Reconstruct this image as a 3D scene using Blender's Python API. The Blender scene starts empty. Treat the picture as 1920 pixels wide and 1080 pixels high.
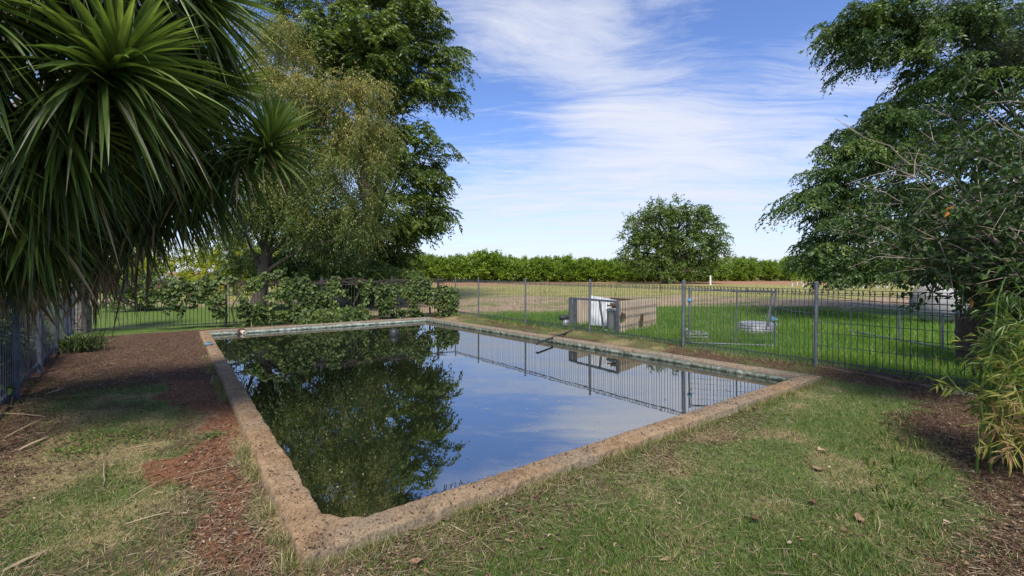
import bpy, math, random
import numpy as np
rng = np.random.default_rng(7)
random.seed(7)
scene = bpy.context.scene
COL = scene.collection
H, FPX, CX, CY = 1.5, 854.0, 960.0, 509.0      # eye height, focal length and principal point of the survey

def at(px, py, Y):                              # surveyed bearing + real distance -> place in the yard
    return np.array([(px-CX)/FPX*Y, Y, H-(py-CY)/FPX*Y])
def gnd(px, py, z=0.0):
    return at(px, py, (H-z)*FPX/(py-CY))
def nrm(v):
    return v/np.maximum(np.linalg.norm(v, axis=-1, keepdims=True), 1e-9)

# ------------------------------------------------------------------ noise
def _h(ix, iy, seed):
    n = (ix.astype(np.int64)*374761393 + iy.astype(np.int64)*668265263 + seed*1442695041) & 0xffffffff
    n = ((n ^ (n >> 13))*1274126177) & 0xffffffff
    return ((n ^ (n >> 16)) & 0xffff)/65535.0
def vnoise(x, y, seed=0):
    ix, iy = np.floor(x), np.floor(y); fx, fy = x-ix, y-iy
    fx = fx*fx*(3-2*fx); fy = fy*fy*(3-2*fy)
    a, b = _h(ix, iy, seed), _h(ix+1, iy, seed); c, d = _h(ix, iy+1, seed), _h(ix+1, iy+1, seed)
    return (a*(1-fx)+b*fx)*(1-fy)+(c*(1-fx)+d*fx)*fy
def fbm(x, y, seed=0, o=4):
    x = np.asarray(x, float); y = np.asarray(y, float)
    v = 0; a = .5; t = 0
    for i in range(o):
        v = v+a*vnoise(x, y, seed+i*17); t += a; a *= .5; x = x*2.03+5.1; y = y*2.03+1.7
    return v/t
def sst(a, b, x):
    t = np.clip((x-a)/(b-a), 0, 1); return t*t*(3-2*t)

# ------------------------------------------------------------------ mesh helpers
def origin_of(p):
    o = np.zeros(3)
    while p is not None:
        o = o+np.array(p.location); p = p.parent
    return o
def mesh_np(name, V, F, mat, parent=None, tone=None, attrs=None, smooth=False, loc=None):
    V = np.asarray(V, np.float64).reshape(-1, 3)
    if parent is not None: V = V-origin_of(parent)
    if loc is not None: V = V-np.array(loc)
    if not isinstance(F, list): F = [F]
    F = [np.asarray(f, np.int32) for f in F if len(f)]
    me = bpy.data.meshes.new(name)
    me.vertices.add(len(V)); me.vertices.foreach_set('co', V.astype(np.float32).ravel())
    li = np.concatenate([f.ravel() for f in F]); tot = np.concatenate([np.full(len(f), f.shape[1], np.int32) for f in F])
    me.loops.add(len(li)); me.loops.foreach_set('vertex_index', li)
    me.polygons.add(len(tot))
    me.polygons.foreach_set('loop_start', np.concatenate([[0], np.cumsum(tot)[:-1]]).astype(np.int32))
    me.update(calc_edges=True)
    me.polygons.foreach_set('use_smooth', np.full(len(tot), smooth))
    if tone is not None:
        attrs = dict(attrs or {}); attrs['tone'] = tone
    for k, a in (attrs or {}).items():
        at_ = me.attributes.new(k, 'FLOAT', 'POINT'); at_.data.foreach_set('value', np.asarray(a, np.float32))
    if isinstance(mat, (list, tuple)):
        for m in mat: me.materials.append(m)
    else: me.materials.append(mat)
    o = bpy.data.objects.new(name, me); COL.objects.link(o)
    if parent is not None: o.parent = parent
    if loc is not None: o.location = loc
    return o
def tag(o, label=None, cat=None, group=None, kind=None):
    if label: o['label'] = label
    if cat: o['category'] = cat
    if group: o['group'] = group
    if kind: o['kind'] = kind
    return o
def thing(name, loc, label, cat, group=None):
    o = bpy.data.objects.new(name, None); COL.objects.link(o); o.location = [float(c) for c in loc]
    o.empty_display_size = .2
    return tag(o, label, cat, group)
def copy_tree(o, parent=None):
    c = o.copy(); COL.objects.link(c); c.parent = parent
    for ch in list(o.children): copy_tree(ch, c)
    return c

class MB:
    def __init__(s): s.V = []; s.F = []; s.n = 0; s.T = []
    def add(s, V, F, tone=0.5):
        V = np.asarray(V, float).reshape(-1, 3)
        s.V.append(V); s.F.append(np.asarray(F, int)+s.n); s.n += len(V)
        s.T.append(np.broadcast_to(np.asarray(tone, float), (len(V),)))
        return s
    def box(s, c, d, rz=0.0, ax=None):
        c = np.array(c, float); d = np.array(d, float)/2
        if ax is None: ax = np.array([[math.cos(rz), math.sin(rz), 0], [-math.sin(rz), math.cos(rz), 0], [0, 0, 1]])
        V = [c+sx*d[0]*ax[0]+sy*d[1]*ax[1]+sz*d[2]*ax[2] for sz in (-1, 1) for sy in (-1, 1) for sx in (-1, 1)]
        return s.add(V, [[0, 2, 3, 1], [4, 5, 7, 6], [0, 1, 5, 4], [2, 6, 7, 3], [0, 4, 6, 2], [1, 3, 7, 5]])
    def tube(s, path, r, n=6, cap=True, tone=.5, jag=0.0):
        P = np.asarray(path, float); m = len(P); r = np.broadcast_to(np.asarray(r, float), (m,))
        T = nrm(np.gradient(P, axis=0) if m > 2 else np.repeat(P[1:]-P[:1], 2, 0))
        ref = np.array([0, 0, 1.]) if abs(T[:, 2]).mean() < .8 else np.array([1., 0, 0])
        A = nrm(np.cross(T, ref)); B = np.cross(T, A)
        an = np.arange(n)*2*math.pi/n
        rr = r[:, None]*(1+jag*(rng.random((m, n))-.5))
        V = P[:, None]+rr[..., None]*(np.cos(an)[None, :, None]*A[:, None]+np.sin(an)[None, :, None]*B[:, None])
        i = np.arange(m-1)[:, None]*n; j = np.arange(n)[None]; k = (j+1) % n
        F = np.stack([i+j, i+k, i+n+k, i+n+j], -1).reshape(-1, 4)
        s.add(V.reshape(-1, 3), F, tone)
        if cap:
            for e in (0, m-1):
                ring = V[e]; c = P[e]
                s.add(np.vstack([ring, c[None]]), [[q, (q+1) % n, n, n] if e else [(q+1) % n, q, n, n] for q in range(n)], tone)
        return s
    def bars(s, P0, P1, r, n=4, tone=.5):      # many straight bars at once
        P0 = np.asarray(P0, float); P1 = np.asarray(P1, float); m = len(P0)
        T = nrm(P1-P0); ref = np.where(abs(T[:, 2:3]) > .8, np.array([[1., 0, 0]]), np.array([[0, 0, 1.]]))
        A = nrm(np.cross(T, ref)); B = np.cross(T, A); an = np.arange(n)*2*math.pi/n+.785
        R = r*(np.cos(an)[None, :, None]*A[:, None]+np.sin(an)[None, :, None]*B[:, None])
        V = np.concatenate([P0[:, None]+R, P1[:, None]+R], 1)
        j = np.arange(n); k = (j+1) % n
        f = np.stack([j, k, n+k, n+j], -1)
        F = (np.arange(m)[:, None, None]*2*n+f[None]).reshape(-1, 4)
        return s.add(V.reshape(-1, 3), F, tone)
    def lathe(s, c, prof, n=20, axis=None):
        c = np.array(c, float); prof = np.array(prof, float); m = len(prof)
        if axis is None: X, Y_, Z = np.eye(3)
        else:
            Z = nrm(np.array(axis, float)); X = nrm(np.cross(Z, [0.13, .2, 1])); Y_ = np.cross(Z, X)
        an = np.arange(n)*2*math.pi/n
        V = c+prof[:, None, 0:1]*(np.cos(an)[None, :, None]*X+np.sin(an)[None, :, None]*Y_)+prof[:, None, 1:2]*Z
        i = np.arange(m-1)[:, None]*n; j = np.arange(n)[None]; k = (j+1) % n
        return s.add(V.reshape(-1, 3), np.stack([i+j, i+k, i+n+k, i+n+j], -1).reshape(-1, 4))
    def build(s, name, mat, parent=None, smooth=False, loc=None):
        F = []
        for f in s.F: F.append(f)
        F = np.concatenate(F)
        tri = F[:, 2] == F[:, 3]
        return mesh_np(name, np.concatenate(s.V), [F[~tri], F[tri][:, :3]], mat, parent, np.concatenate(s.T), smooth=smooth, loc=loc)

def bez(a, b, c, n=8):
    t = np.linspace(0, 1, n)[:, None]; a, b, c = map(lambda q: np.asarray(q, float), (a, b, c))
    return (1-t)**2*a+2*t*(1-t)*b+t*t*c

# leaves: (n,3) arrays of base, direction and approximate normal
def leaves(P, D, N, L, W, kind='rhomb', fold=.25, tone=None):
    n = len(P); D = nrm(D); S = nrm(np.cross(D, N)); N = np.cross(S, D)
    L = np.broadcast_to(np.asarray(L, float), (n,))[:, None]; W = np.broadcast_to(np.asarray(W, float), (n,))[:, None]
    if kind == 'rhomb':
        V = np.stack([P, P+D*L*.42+S*W*.5, P+D*L, P+D*L*.42-S*W*.5], 1); f = np.array([[0, 1, 2, 3]])
    elif kind == 'round':
        f_ = N*W*fold
        V = np.stack([P, P+D*L*.12+S*W*.5+f_, P+D*L*.7+S*W*.42+f_*.6, P+D*L-N*L*.1, P+D*L*.7-S*W*.42+f_*.6, P+D*L*.12-S*W*.5+f_], 1)
        f = np.array([[0, 1, 2, 3], [0, 3, 4, 5]])
    else:
        f_ = N*W*fold
        V = np.stack([P, P+D*L*.28+S*W*.5+f_, P+D*L*.65+S*W*.4+f_-N*L*.04, P+D*L-N*L*.16, P+D*L*.65-S*W*.4+f_-N*L*.04, P+D*L*.28-S*W*.5+f_], 1)
        f = np.array([[0, 1, 2, 3], [0, 3, 4, 5]])
    k = V.shape[1]
    F = (np.arange(n)[:, None, None]*k+f[None]).reshape(-1, 4)
    T = np.repeat(tone if tone is not None else rng.random(n), k)
    return V.reshape(-1, 3), F, T
def rdir(n):
    return nrm(rng.normal(size=(n, 3)))

# ------------------------------------------------------------------ materials
def new_mat(name):
    m = bpy.data.materials.new(name); m.use_nodes = True
    nt = m.node_tree; nt.nodes.clear()
    out = nt.nodes.new('ShaderNodeOutputMaterial'); return m, nt, out
def N_(nt, t, **kw):
    n = nt.nodes.new('ShaderNode'+t)
    for k, v in kw.items():
        if k.startswith('i_'): n.inputs[k[2:].replace('_', ' ')].default_value = v
        else: setattr(n, k, v)
    return n
def ramp(nt, stops, fac=None, interp='LINEAR'):
    r = nt.nodes.new('ShaderNodeValToRGB'); r.color_ramp.interpolation = interp
    e = r.color_ramp.elements
    while len(e) < len(stops): e.new(.5)
    for el, (p, c) in zip(e, stops):
        el.position = p; el.color = (c, c, c, 1) if isinstance(c, (int, float)) else (*c, 1)
    if fac is not None: nt.links.new(fac, r.inputs['Fac'])
    return r
def leaf_mat(name, stops, rough=.45, trans=.3, tcol=None, spec=.4):
    m, nt, out = new_mat(name)
    a = N_(nt, 'Attribute', attribute_name='tone')
    r = ramp(nt, stops, a.outputs['Fac'])
    b = N_(nt, 'BsdfPrincipled', i_Roughness=rough); b.inputs['Specular IOR Level'].default_value = spec
    nt.links.new(r.outputs['Color'], b.inputs['Base Color'])
    t = N_(nt, 'BsdfTranslucent')
    g = N_(nt, 'Mix', data_type='RGBA', blend_type='MULTIPLY'); g.inputs['Factor'].default_value = 1
    nt.links.new(r.outputs['Color'], g.inputs['A']); g.inputs['B'].default_value = (*(tcol or (1.3, 1.35, .7)), 1)
    nt.links.new(g.outputs['Result'], t.inputs['Color'])
    x = N_(nt, 'MixShader'); x.inputs[0].default_value = trans
    nt.links.new(b.outputs[0], x.inputs[1]); nt.links.new(t.outputs[0], x.inputs[2]); nt.links.new(x.outputs[0], out.inputs['Surface'])
    return m
def solid(name, stops, scale=6, detail=6, rough=.7, metal=0, bump=.2, bscale=None, stretch=None, rrange=None, spec=.4, dist=0.0):
    m, nt, out = new_mat(name)
    tc = N_(nt, 'NewGeometry'); mp = N_(nt, 'Mapping')
    nt.links.new(tc.outputs['Position'], mp.inputs['Vector'])
    if stretch: mp.inputs['Scale'].default_value = stretch
    n = N_(nt, 'TexNoise', i_Scale=scale, i_Detail=detail, i_Roughness=.65, i_Distortion=dist)
    nt.links.new(mp.outputs[0], n.inputs['Vector'])
    r = ramp(nt, stops, n.outputs['Fac'])
    b = N_(nt, 'BsdfPrincipled', i_Roughness=rough, i_Metallic=metal); b.inputs['Specular IOR Level'].default_value = spec
    nt.links.new(r.outputs['Color'], b.inputs['Base Color'])
    if rrange:
        rr = N_(nt, 'MapRange'); rr.inputs['To Min'].default_value, rr.inputs['To Max'].default_value = rrange
        nt.links.new(n.outputs['Fac'], rr.inputs['Value']); nt.links.new(rr.outputs[0], b.inputs['Roughness'])
    if bump:
        n2 = N_(nt, 'TexNoise', i_Scale=bscale or scale*4, i_Detail=5); nt.links.new(mp.outputs[0], n2.inputs['Vector'])
        bp = N_(nt, 'Bump', i_Strength=bump, i_Distance=.02); nt.links.new(n2.outputs['Fac'], bp.inputs['Height']); nt.links.new(bp.outputs[0], b.inputs['Normal'])
    nt.links.new(b.outputs[0], out.inputs['Surface'])
    return m
M = {}
M['bark'] = solid('bark', [(.3, (.03, .022, .016)), (.7, (.10, .075, .058))], 5, bump=.8, stretch=(3, 3, .6))
M['palebark'] = solid('pale_bark', [(.3, (.16, .12, .095)), (.7, (.36, .3, .24))], 20, bump=.4)
M['yucca_bark'] = solid('yucca_bark', [(.3, (.07, .06, .05)), (.55, (.2, .18, .15)), (.75, (.36, .34, .3))], 9, bump=.9)
M['post'] = solid('weathered_grey_steel', [(.3, (.075, .085, .1)), (.55, (.12, .135, .15)), (.8, (.2, .2, .2))], 14, rough=.55, metal=.25, bump=.1, rrange=(.4, .7))
M['wire'] = solid('dull_galvanised_wire', [(.35, (.035, .04, .045)), (.7, (.1, .11, .115))], 9, rough=.6, metal=.2, bump=0)
M['bluefence'] = solid('faded_blue_grey_steel', [(.3, (.035, .043, .06)), (.55, (.075, .092, .125)), (.8, (.14, .16, .19))], 10, rough=.5, metal=.2, bump=.05)
M['blackfence'] = solid('dark_green_black_steel', [(.3, (.02, .025, .022)), (.7, (.06, .065, .055))], 10, rough=.5, bump=.0)
M['rust'] = solid('rusted_steel', [(.3, (.03, .022, .018)), (.55, (.09, .05, .032)), (.8, (.16, .1, .07))], 10, rough=.85, bump=.3)
M['galv'] = solid('galvanised_sheet', [(.3, (.13, .135, .14)), (.5, (.26, .265, .27)), (.8, (.4, .4, .4))], 12, rough=.45, metal=.35, bump=.05)
M['whitesheet'] = solid('white_painted_sheet', [(.25, (.45, .47, .5)), (.5, (.68, .7, .72)), (.8, (.75, .76, .77))], 5, rough=.5, bump=.05)
M['tansheet'] = solid('tan_weathered_board', [(.28, (.36, .26, .17)), (.5, (.52, .41, .29)), (.75, (.6, .51, .4))], 2.2, rough=.85, bump=.3, bscale=40, stretch=(1, 1, .5))
M['steelgrey'] = solid('brushed_grey_tank', [(.3, (.12, .125, .12)), (.7, (.26, .265, .26))], 6, rough=.45, metal=.4, bump=.05, stretch=(1, 1, .15))
M['black'] = solid('black_poly_pipe', [(.3, (.012, .012, .013)), (.7, (.035, .035, .037))], 20, rough=.5, bump=.05)
M['paletank'] = solid('chalky_pale_tank', [(.3, (.2, .195, .19)), (.6, (.34, .33, .32)), (.8, (.42, .41, .4))], 4, rough=.8, bump=.2)
M['palegreen'] = solid('pale_green_plastic', [(.3, (.13, .16, .11)), (.7, (.28, .33, .25))], 8, rough=.6, bump=.1)
M['twine'] = solid('blue_twine', [(.3, (.1, .28, .42)), (.7, (.25, .5, .62))], 30, rough=.8, bump=.0)
M['bluecap'] = solid('faded_blue_plastic', [(.3, (.06, .13, .2)), (.7, (.14, .24, .34))], 20, rough=.5, bump=.0)
M['cream'] = solid('cream_pvc', [(.3, (.4, .33, .25)), (.7, (.62, .56, .46))], 20, rough=.5, bump=.1)
M['oldtimber'] = solid('old_timber', [(.3, (.05, .03, .02)), (.6, (.13, .08, .055)), (.8, (.2, .14, .1))], 5, rough=.95, bump=.8, bscale=30, stretch=(1, 1, 1))
M['greylog'] = solid('grey_weathered_log', [(.3, (.11, .09, .075)), (.7, (.27, .23, .2))], 8, rough=.95, bump=.7, bscale=40)
M['whitepost'] = solid('white_guard', [(.3, (.6, .6, .56)), (.7, (.8, .8, .77))], 8, rough=.7, bump=0)

M['tall'] = leaf_mat('dark_evergreen_leaf', [(0, (.03, .055, .014)), (.45, (.078, .125, .022)), (.8, (.155, .21, .034)), (1, (.23, .27, .05))])
M['olive'] = leaf_mat('olive_yellow_leaf', [(0, (.035, .058, .015)), (.3, (.08, .12, .025)), (.55, (.16, .195, .038)), (.8, (.25, .2, .07)), (1, (.36, .33, .075))], trans=.35)
M['righttree'] = leaf_mat('deep_green_leaf', [(0, (.022, .046, .014)), (.5, (.055, .102, .022)), (.85, (.12, .18, .033)), (1, (.18, .23, .045))])
M['needle'] = leaf_mat('grey_green_needle', [(0, (.018, .028, .016)), (1, (.055, .07, .036))], trans=.2)
M['lone'] = leaf_mat('mid_green_leaf', [(0, (.04, .075, .018)), (.5, (.10, .16, .03)), (1, (.2, .25, .055))])
M['citrus'] = leaf_mat('citrus_leaf', [(0, (.05, .095, .015)), (.4, (.14, .23, .022)), (.75, (.25, .35, .035)), (1, (.36, .42, .06))], rough=.4)
M['hedge'] = leaf_mat('lime_yellow_leaf', [(0, (.07, .11, .015)), (.4, (.18, .25, .022)), (.75, (.36, .38, .035)), (1, (.55, .46, .05))], trans=.4)
M['shrub'] = leaf_mat('glossy_shrub_leaf', [(0, (.02, .044, .012)), (.55, (.048, .088, .022)), (.9, (.07, .115, .03)), (.975, (.16, .15, .04)), (1, (.35, .16, .03))], rough=.5, spec=.35, trans=.25)
M['vine'] = leaf_mat('vine_leaf', [(0, (.03, .055, .014)), (.5, (.08, .125, .026)), (.85, (.16, .21, .045)), (.95, (.2, .17, .07)), (1, (.16, .08, .045))], rough=.5, trans=.3)
M['bamboo'] = leaf_mat('bamboo_leaf', [(0, (.035, .075, .016)), (.4, (.09, .15, .025)), (.7, (.24, .26, .05)), (.87, (.4, .33, .11)), (1, (.38, .24, .12))], trans=.3)
M['yucca'] = leaf_mat('yucca_leaf', [(0, (.026, .042, .013)), (.45, (.066, .105, .022)), (.85, (.15, .22, .045)), (.955, (.25, .33, .08)), (.965, (.3, .22, .12)), (1, (.36, .27, .16))], rough=.4, trans=.3, spec=.45)
M['deadleaf'] = leaf_mat('dead_straw_leaf', [(0, (.09, .06, .035)), (.5, (.24, .17, .1)), (1, (.42, .34, .23))], rough=.8, trans=.15, tcol=(1, .9, .7))
M['grass'] = leaf_mat('lawn_blade', [(0, (.025, .065, .008)), (.35, (.088, .145, .022)), (.6, (.18, .215, .045)), (.78, (.28, .23, .10)), (1, (.46, .37, .21))], rough=.6, trans=.3)
M['lush'] = leaf_mat('lush_paddock_blade', [(0, (.05, .115, .012)), (.5, (.12, .235, .022)), (.85, (.2, .31, .035)), (1, (.34, .34, .1))], rough=.5, trans=.4)
M['litter'] = leaf_mat('dry_litter', [(0, (.035, .02, .014)), (.35, (.095, .05, .03)), (.65, (.2, .115, .065)), (.88, (.33, .22, .13)), (1, (.46, .37, .26))], rough=.85, trans=.1, tcol=(1, .9, .7))
M['float'] = leaf_mat('floating_leaf', [(0, (.1, .07, .03)), (.5, (.27, .25, .11)), (.9, (.42, .4, .22)), (1, (.5, .24, .08))], rough=.7, trans=.1)
M['silver'] = leaf_mat('silver_leaf', [(0, (.32, .36, .38)), (1, (.6, .64, .66))], rough=.6, trans=.2, tcol=(1, 1, 1))

# ------------------------------------------------------------------ pool coordinates
O = np.array([-1.06, 2.30]); U = np.array([-.598, .8015]); Vv = np.array([.8015, .598])
LS, WT = 10.94, 6.64
DEL = np.array([-.40, -.56])
ZC, ZW = .06, -.055
def pm(s, t, z=0.0):
    s = np.asarray(s, float); t = np.asarray(t, float)
    w = np.clip(s/LS, 0, 1)*np.clip(t/WT, 0, 1)
    xy = O+s[..., None]*U+t[..., None]*Vv+w[..., None]*DEL
    return np.concatenate([xy, np.broadcast_to(np.asarray(z, float), s.shape)[..., None]], -1)
def st_of(x, y):
    dx, dy = x-O[0], y-O[1]
    s, t = dx*U[0]+dy*U[1], dx*Vv[0]+dy*Vv[1]
    w = np.clip(s/LS, 0, 1)*np.clip(t/WT, 0, 1)
    s2 = s-w*(DEL@U); t2 = t-w*(DEL@Vv)
    return s2, t2
FT, FL = 7.50, -2.05          # right-hand and left-hand fence lines (across the pool)
def gz(x, y):
    s, t = st_of(x, y)
    dpool = np.maximum(np.maximum(-s, s-LS), np.maximum(-t, t-WT))
    z = (fbm(x*1.1, y*1.1, 3, 3)-.5)*.10+(fbm(x*6, y*6, 5, 3)-.5)*.03
    z = z*sst(0, .6, dpool)
    near = sst(60, 25, y)
    return z*near-.012+.03*sst(.0, .8, dpool)*sst(6.6, 7.4, t)

def zones(x, y):
    """weights of lawn grass, lush grass, red earth, mulch, straw, pale dirt"""
    s, t = st_of(x, y)
    n1 = fbm(x*.9, y*.9, 11)-.5; n2 = fbm(x*3.1, y*3.1, 23)-.5; n3 = fbm(x*.25, y*.12, 31)-.5
    yard = (s < 11.6) & (t < 7.6) & (t > -2.2)
    # yard
    g = .85+n1*1.2+n2*.9
    str_ = .24-n1*1.2+n2*1.2
    mul = np.zeros_like(x)
    mul = np.maximum(mul, sst(3.9, 6.9, s+n1*3.2+n2*1.8)*(t < .3))                     # far left under the yucca
    mul = np.maximum(mul, sst(-1.25, -1.9, t+n2*.5+n1*.8)*(s > -1)*(t < 0)*.8)
    mul = np.maximum(mul, sst(.0, .55, x-(.70*y+.62)+n1*1.5+n2*.6)*(y < 7))         # right under shrubs
    mul = np.maximum(mul, sst(6.45, 6.75, t+n2*.2)*(t < 7.85)*(s > -.1)*np.clip(.55+n1*1.6+n2*.8, .1, .95))      # between coping and fence
    mul = np.maximum(mul, sst(6.5, 7.1, t+n1*.4)*(s <= -.1)*.8)
    mul = np.maximum(mul, sst(10.8, 11.1, s)*(s < 12.0)*.9)
    mul = np.maximum(mul, sst(-.75, -.1, s+n1*1.0+n2*.7)*(s < .1)*(t < 4.6)*.5*(t > -.4))
    red = (t < .2)*sst(-.78, -.42, t+n1*.7+n2*.9)*np.maximum(sst(-.06, -.2, t+n2*.25), sst(1.5, 3, s))*sst(7.3, 5.8, s+n1*2)*sst(-.6, .2, s+n1*1.2)*np.clip(1.15+n1*1.5+n2*.7, 0, 1)
    ed = sst(-.40, -.15, t+n2*.3)*(t < .2)*(s > -.6)*(s < 12)
    str_ = str_+.28*ed; g = g-.5*ed; mul = np.maximum(mul, .38*ed*(n1+.6))
    # paddock
    pad = np.where((t > 7.6) | (s > 11.7), 1.0, 0)
    edge = 15.2+sst(-1, 6, x)*3.4+n1*3.4+n2*1.5+n3*2+sst(-4.5, -7, x)*4.6
    lush = pad*sst(edge+.7, edge-.7, y)*np.where(s > 11.7, .52*sst(11.7, 12.1, s)*sst(-3.5, -5.5, x), sst(7.6, 8.05, t+n2*.4))
    far = (~yard)
    pale = far*sst(edge-.4, edge+.7, y)*sst(28, 24.5, y+n3*16+n1*4)*(.72+n1*1.8+n2*.6)
    dry = far*sst(22, 29, y+n3*14+n1*6)*(.8+n1*1.2)
    redf = far*sst(44, 50, y-x*.12+n3*5)*(.65+n3+n1*.5)
    return dict(s=s, t=t, yard=yard, g=g, str=str_, mul=mul, red=red, lush=lush, pale=pale, dry=dry, redf=redf, n1=n1, n2=n2, n3=n3)

def lines(breaks):
    out = [breaks[0][0]]
    for a, b, st in breaks:
        n = max(1, int(round((b-a)/st))); out += list(np.linspace(a, b, n+1)[1:])
    return np.array(out)
def grow(a, sign, first, last):
    o = []; p = a; d = first
    while abs(p) < last: p += sign*d; o.append(p); d *= 1.28
    return o
sl = np.array(sorted(grow(-4.6, -1, .12, 900)) + list(lines([(-4.6, .05, .05), (.05, LS-.05, .09), (LS-.05, 16, .1)])) + grow(16, 1, .15, 900))
tl = np.array(sorted(grow(-3.5, -1, .12, 900)) + list(lines([(-3.5, .05, .05), (.05, WT-.05, .09), (WT-.05, 12, .09)])) + grow(12, 1, .15, 900))
SS, TT = np.meshgrid(sl, tl, indexing='ij')
G = pm(SS, TT)
G[..., 2] = gz(G[..., 0], G[..., 1])
ns, nt_ = SS.shape
idx = np.arange(ns*nt_).reshape(ns, nt_)
q = np.stack([idx[:-1, :-1], idx[1:, :-1], idx[1:, 1:], idx[:-1, 1:]], -1)
sm = (sl[:-1]+sl[1:])/2; tm = (tl[:-1]+tl[1:])/2
hole = ((sm > .05) & (sm < LS-.05))[:, None] & ((tm > .05) & (tm < WT-.05))[None]
q = q[~hole][:, ::-1]
gx, gy = G[..., 0].ravel(), G[..., 1].ravel()
Z = zones(gx, gy)

def ground_mat():
    m, nt, out = new_mat('yard_and_paddock_ground'); L = nt.links.new
    geo = N_(nt, 'NewGeometry'); pos = geo.outputs['Position']
    def noise(sc, d=6, ro=.6): 
        n = N_(nt, 'TexNoise', i_Scale=sc, i_Detail=d, i_Roughness=ro); L(pos, n.inputs['Vector']); return n.outputs['Fac']
    def A(name): return N_(nt, 'Attribute', attribute_name=name).outputs['Fac']
    nf, nm, nb = noise(38, 5, .7), noise(9), noise(2.0)
    def mixc(f, a, b):
        x = N_(nt, 'Mix', data_type='RGBA'); L(f, x.inputs['Factor']); L(a, x.inputs['A']); L(b, x.inputs['B']); return x.outputs['Result']
    def mask(w, sharp=.35, n=nf, amt=.7):      # weight + noise -> ragged mask
        a = N_(nt, 'Math', operation='MULTIPLY_ADD'); L(n, a.inputs[0]); a.inputs[1].default_value = amt; L(w, a.inputs[2])
        r = N_(nt, 'MapRange'); r.inputs['From Min'].default_value = .5+amt*.5-sharp/2; r.inputs['From Max'].default_value = .5+amt*.5+sharp/2
        L(a.outputs[0], r.inputs['Value']); return r.outputs[0]
    soil = ramp(nt, [(.3, (.05, .032, .02)), (.55, (.12, .08, .05)), (.8, (.21, .15, .09))], nf).outputs[0]
    lawn = ramp(nt, [(.28, (.035, .07, .014)), (.5, (.08, .12, .03)), (.72, (.16, .16, .055))], nf).outputs[0]
    straw = ramp(nt, [(.3, (.13, .095, .05)), (.5, (.24, .185, .095)), (.75, (.36, .29, .16))], nf).outputs[0]
    redc = ramp(nt, [(.3, (.085, .038, .02)), (.55, (.19, .085, .044)), (.8, (.28, .16, .095))], nf).outputs[0]
    mulc = ramp(nt, [(.3, (.035, .02, .013)), (.5, (.085, .048, .03)), (.68, (.15, .092, .06)), (.8, (.28, .2, .14))], nf).outputs[0]
    lush = ramp(nt, [(.3, (.035, .08, .012)), (.6, (.08, .15, .022)), (.8, (.13, .18, .04))], nm).outputs[0]
    pale = ramp(nt, [(.3, (.17, .115, .07)), (.5, (.29, .21, .14)), (.75, (.38, .3, .21))], nm).outputs[0]
    dry = ramp(nt, [(.3, (.14, .14, .04)), (.5, (.25, .23, .075)), (.72, (.36, .30, .13))], nm).outputs[0]
    redf = ramp(nt, [(.3, (.2, .1, .055)), (.7, (.36, .2, .12))], nm).outputs[0]
    c = mixc(mask(A('g')), soil, lawn)
    c = mixc(mask(A('str')), c, straw)
    c = mixc(mask(A('red'), .4, nm), c, redc)
    c = mixc(mask(A('mul'), .4, nm), c, mulc)
    c2 = mixc(mask(A('lush'), .4, nm), ramp(nt, [(.35, (.07, .11, .02)), (.65, (.17, .18, .055))], nm).outputs[0], lush)
    c2 = mixc(mask(A('pale'), .5, nb), c2, pale)
    c2 = mixc(mask(A('dry'), .5, nb), c2, dry)
    c2 = mixc(mask(A('redf'), .5, nb), c2, redf)
    c = mixc(A('yard'), c2, c)
    b = N_(nt, 'BsdfPrincipled', i_Roughness=.95); b.inputs['Specular IOR Level'].default_value = .15
    L(c, b.inputs['Base Color'])
    bp = N_(nt, 'Bump', i_Strength=.7, i_Distance=.03); L(nf, bp.inputs['Height']); L(bp.outputs[0], b.inputs['Normal'])
    L(b.outputs[0], out.inputs['Surface']); return m
ground = mesh_np('ground', G.reshape(-1, 3), q, ground_mat(),
    attrs={'g': Z['g'], 'str': Z['str'], 'red': Z['red'], 'mul': Z['mul'], 'lush': Z['lush'], 'pale': Z['pale'], 'dry': Z['dry'], 'redf': Z['redf'],
           'yard': (Z['yard'] | ((Z['t'] < 7.9) & (Z['s'] < 11.9) & (gy < 16) & (Z['t'] > -2.6))).astype(float)}, smooth=True)
tag(ground, 'patchy lawn, mulch and red earth running out to a dry paddock', 'ground', kind='structure')

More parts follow.
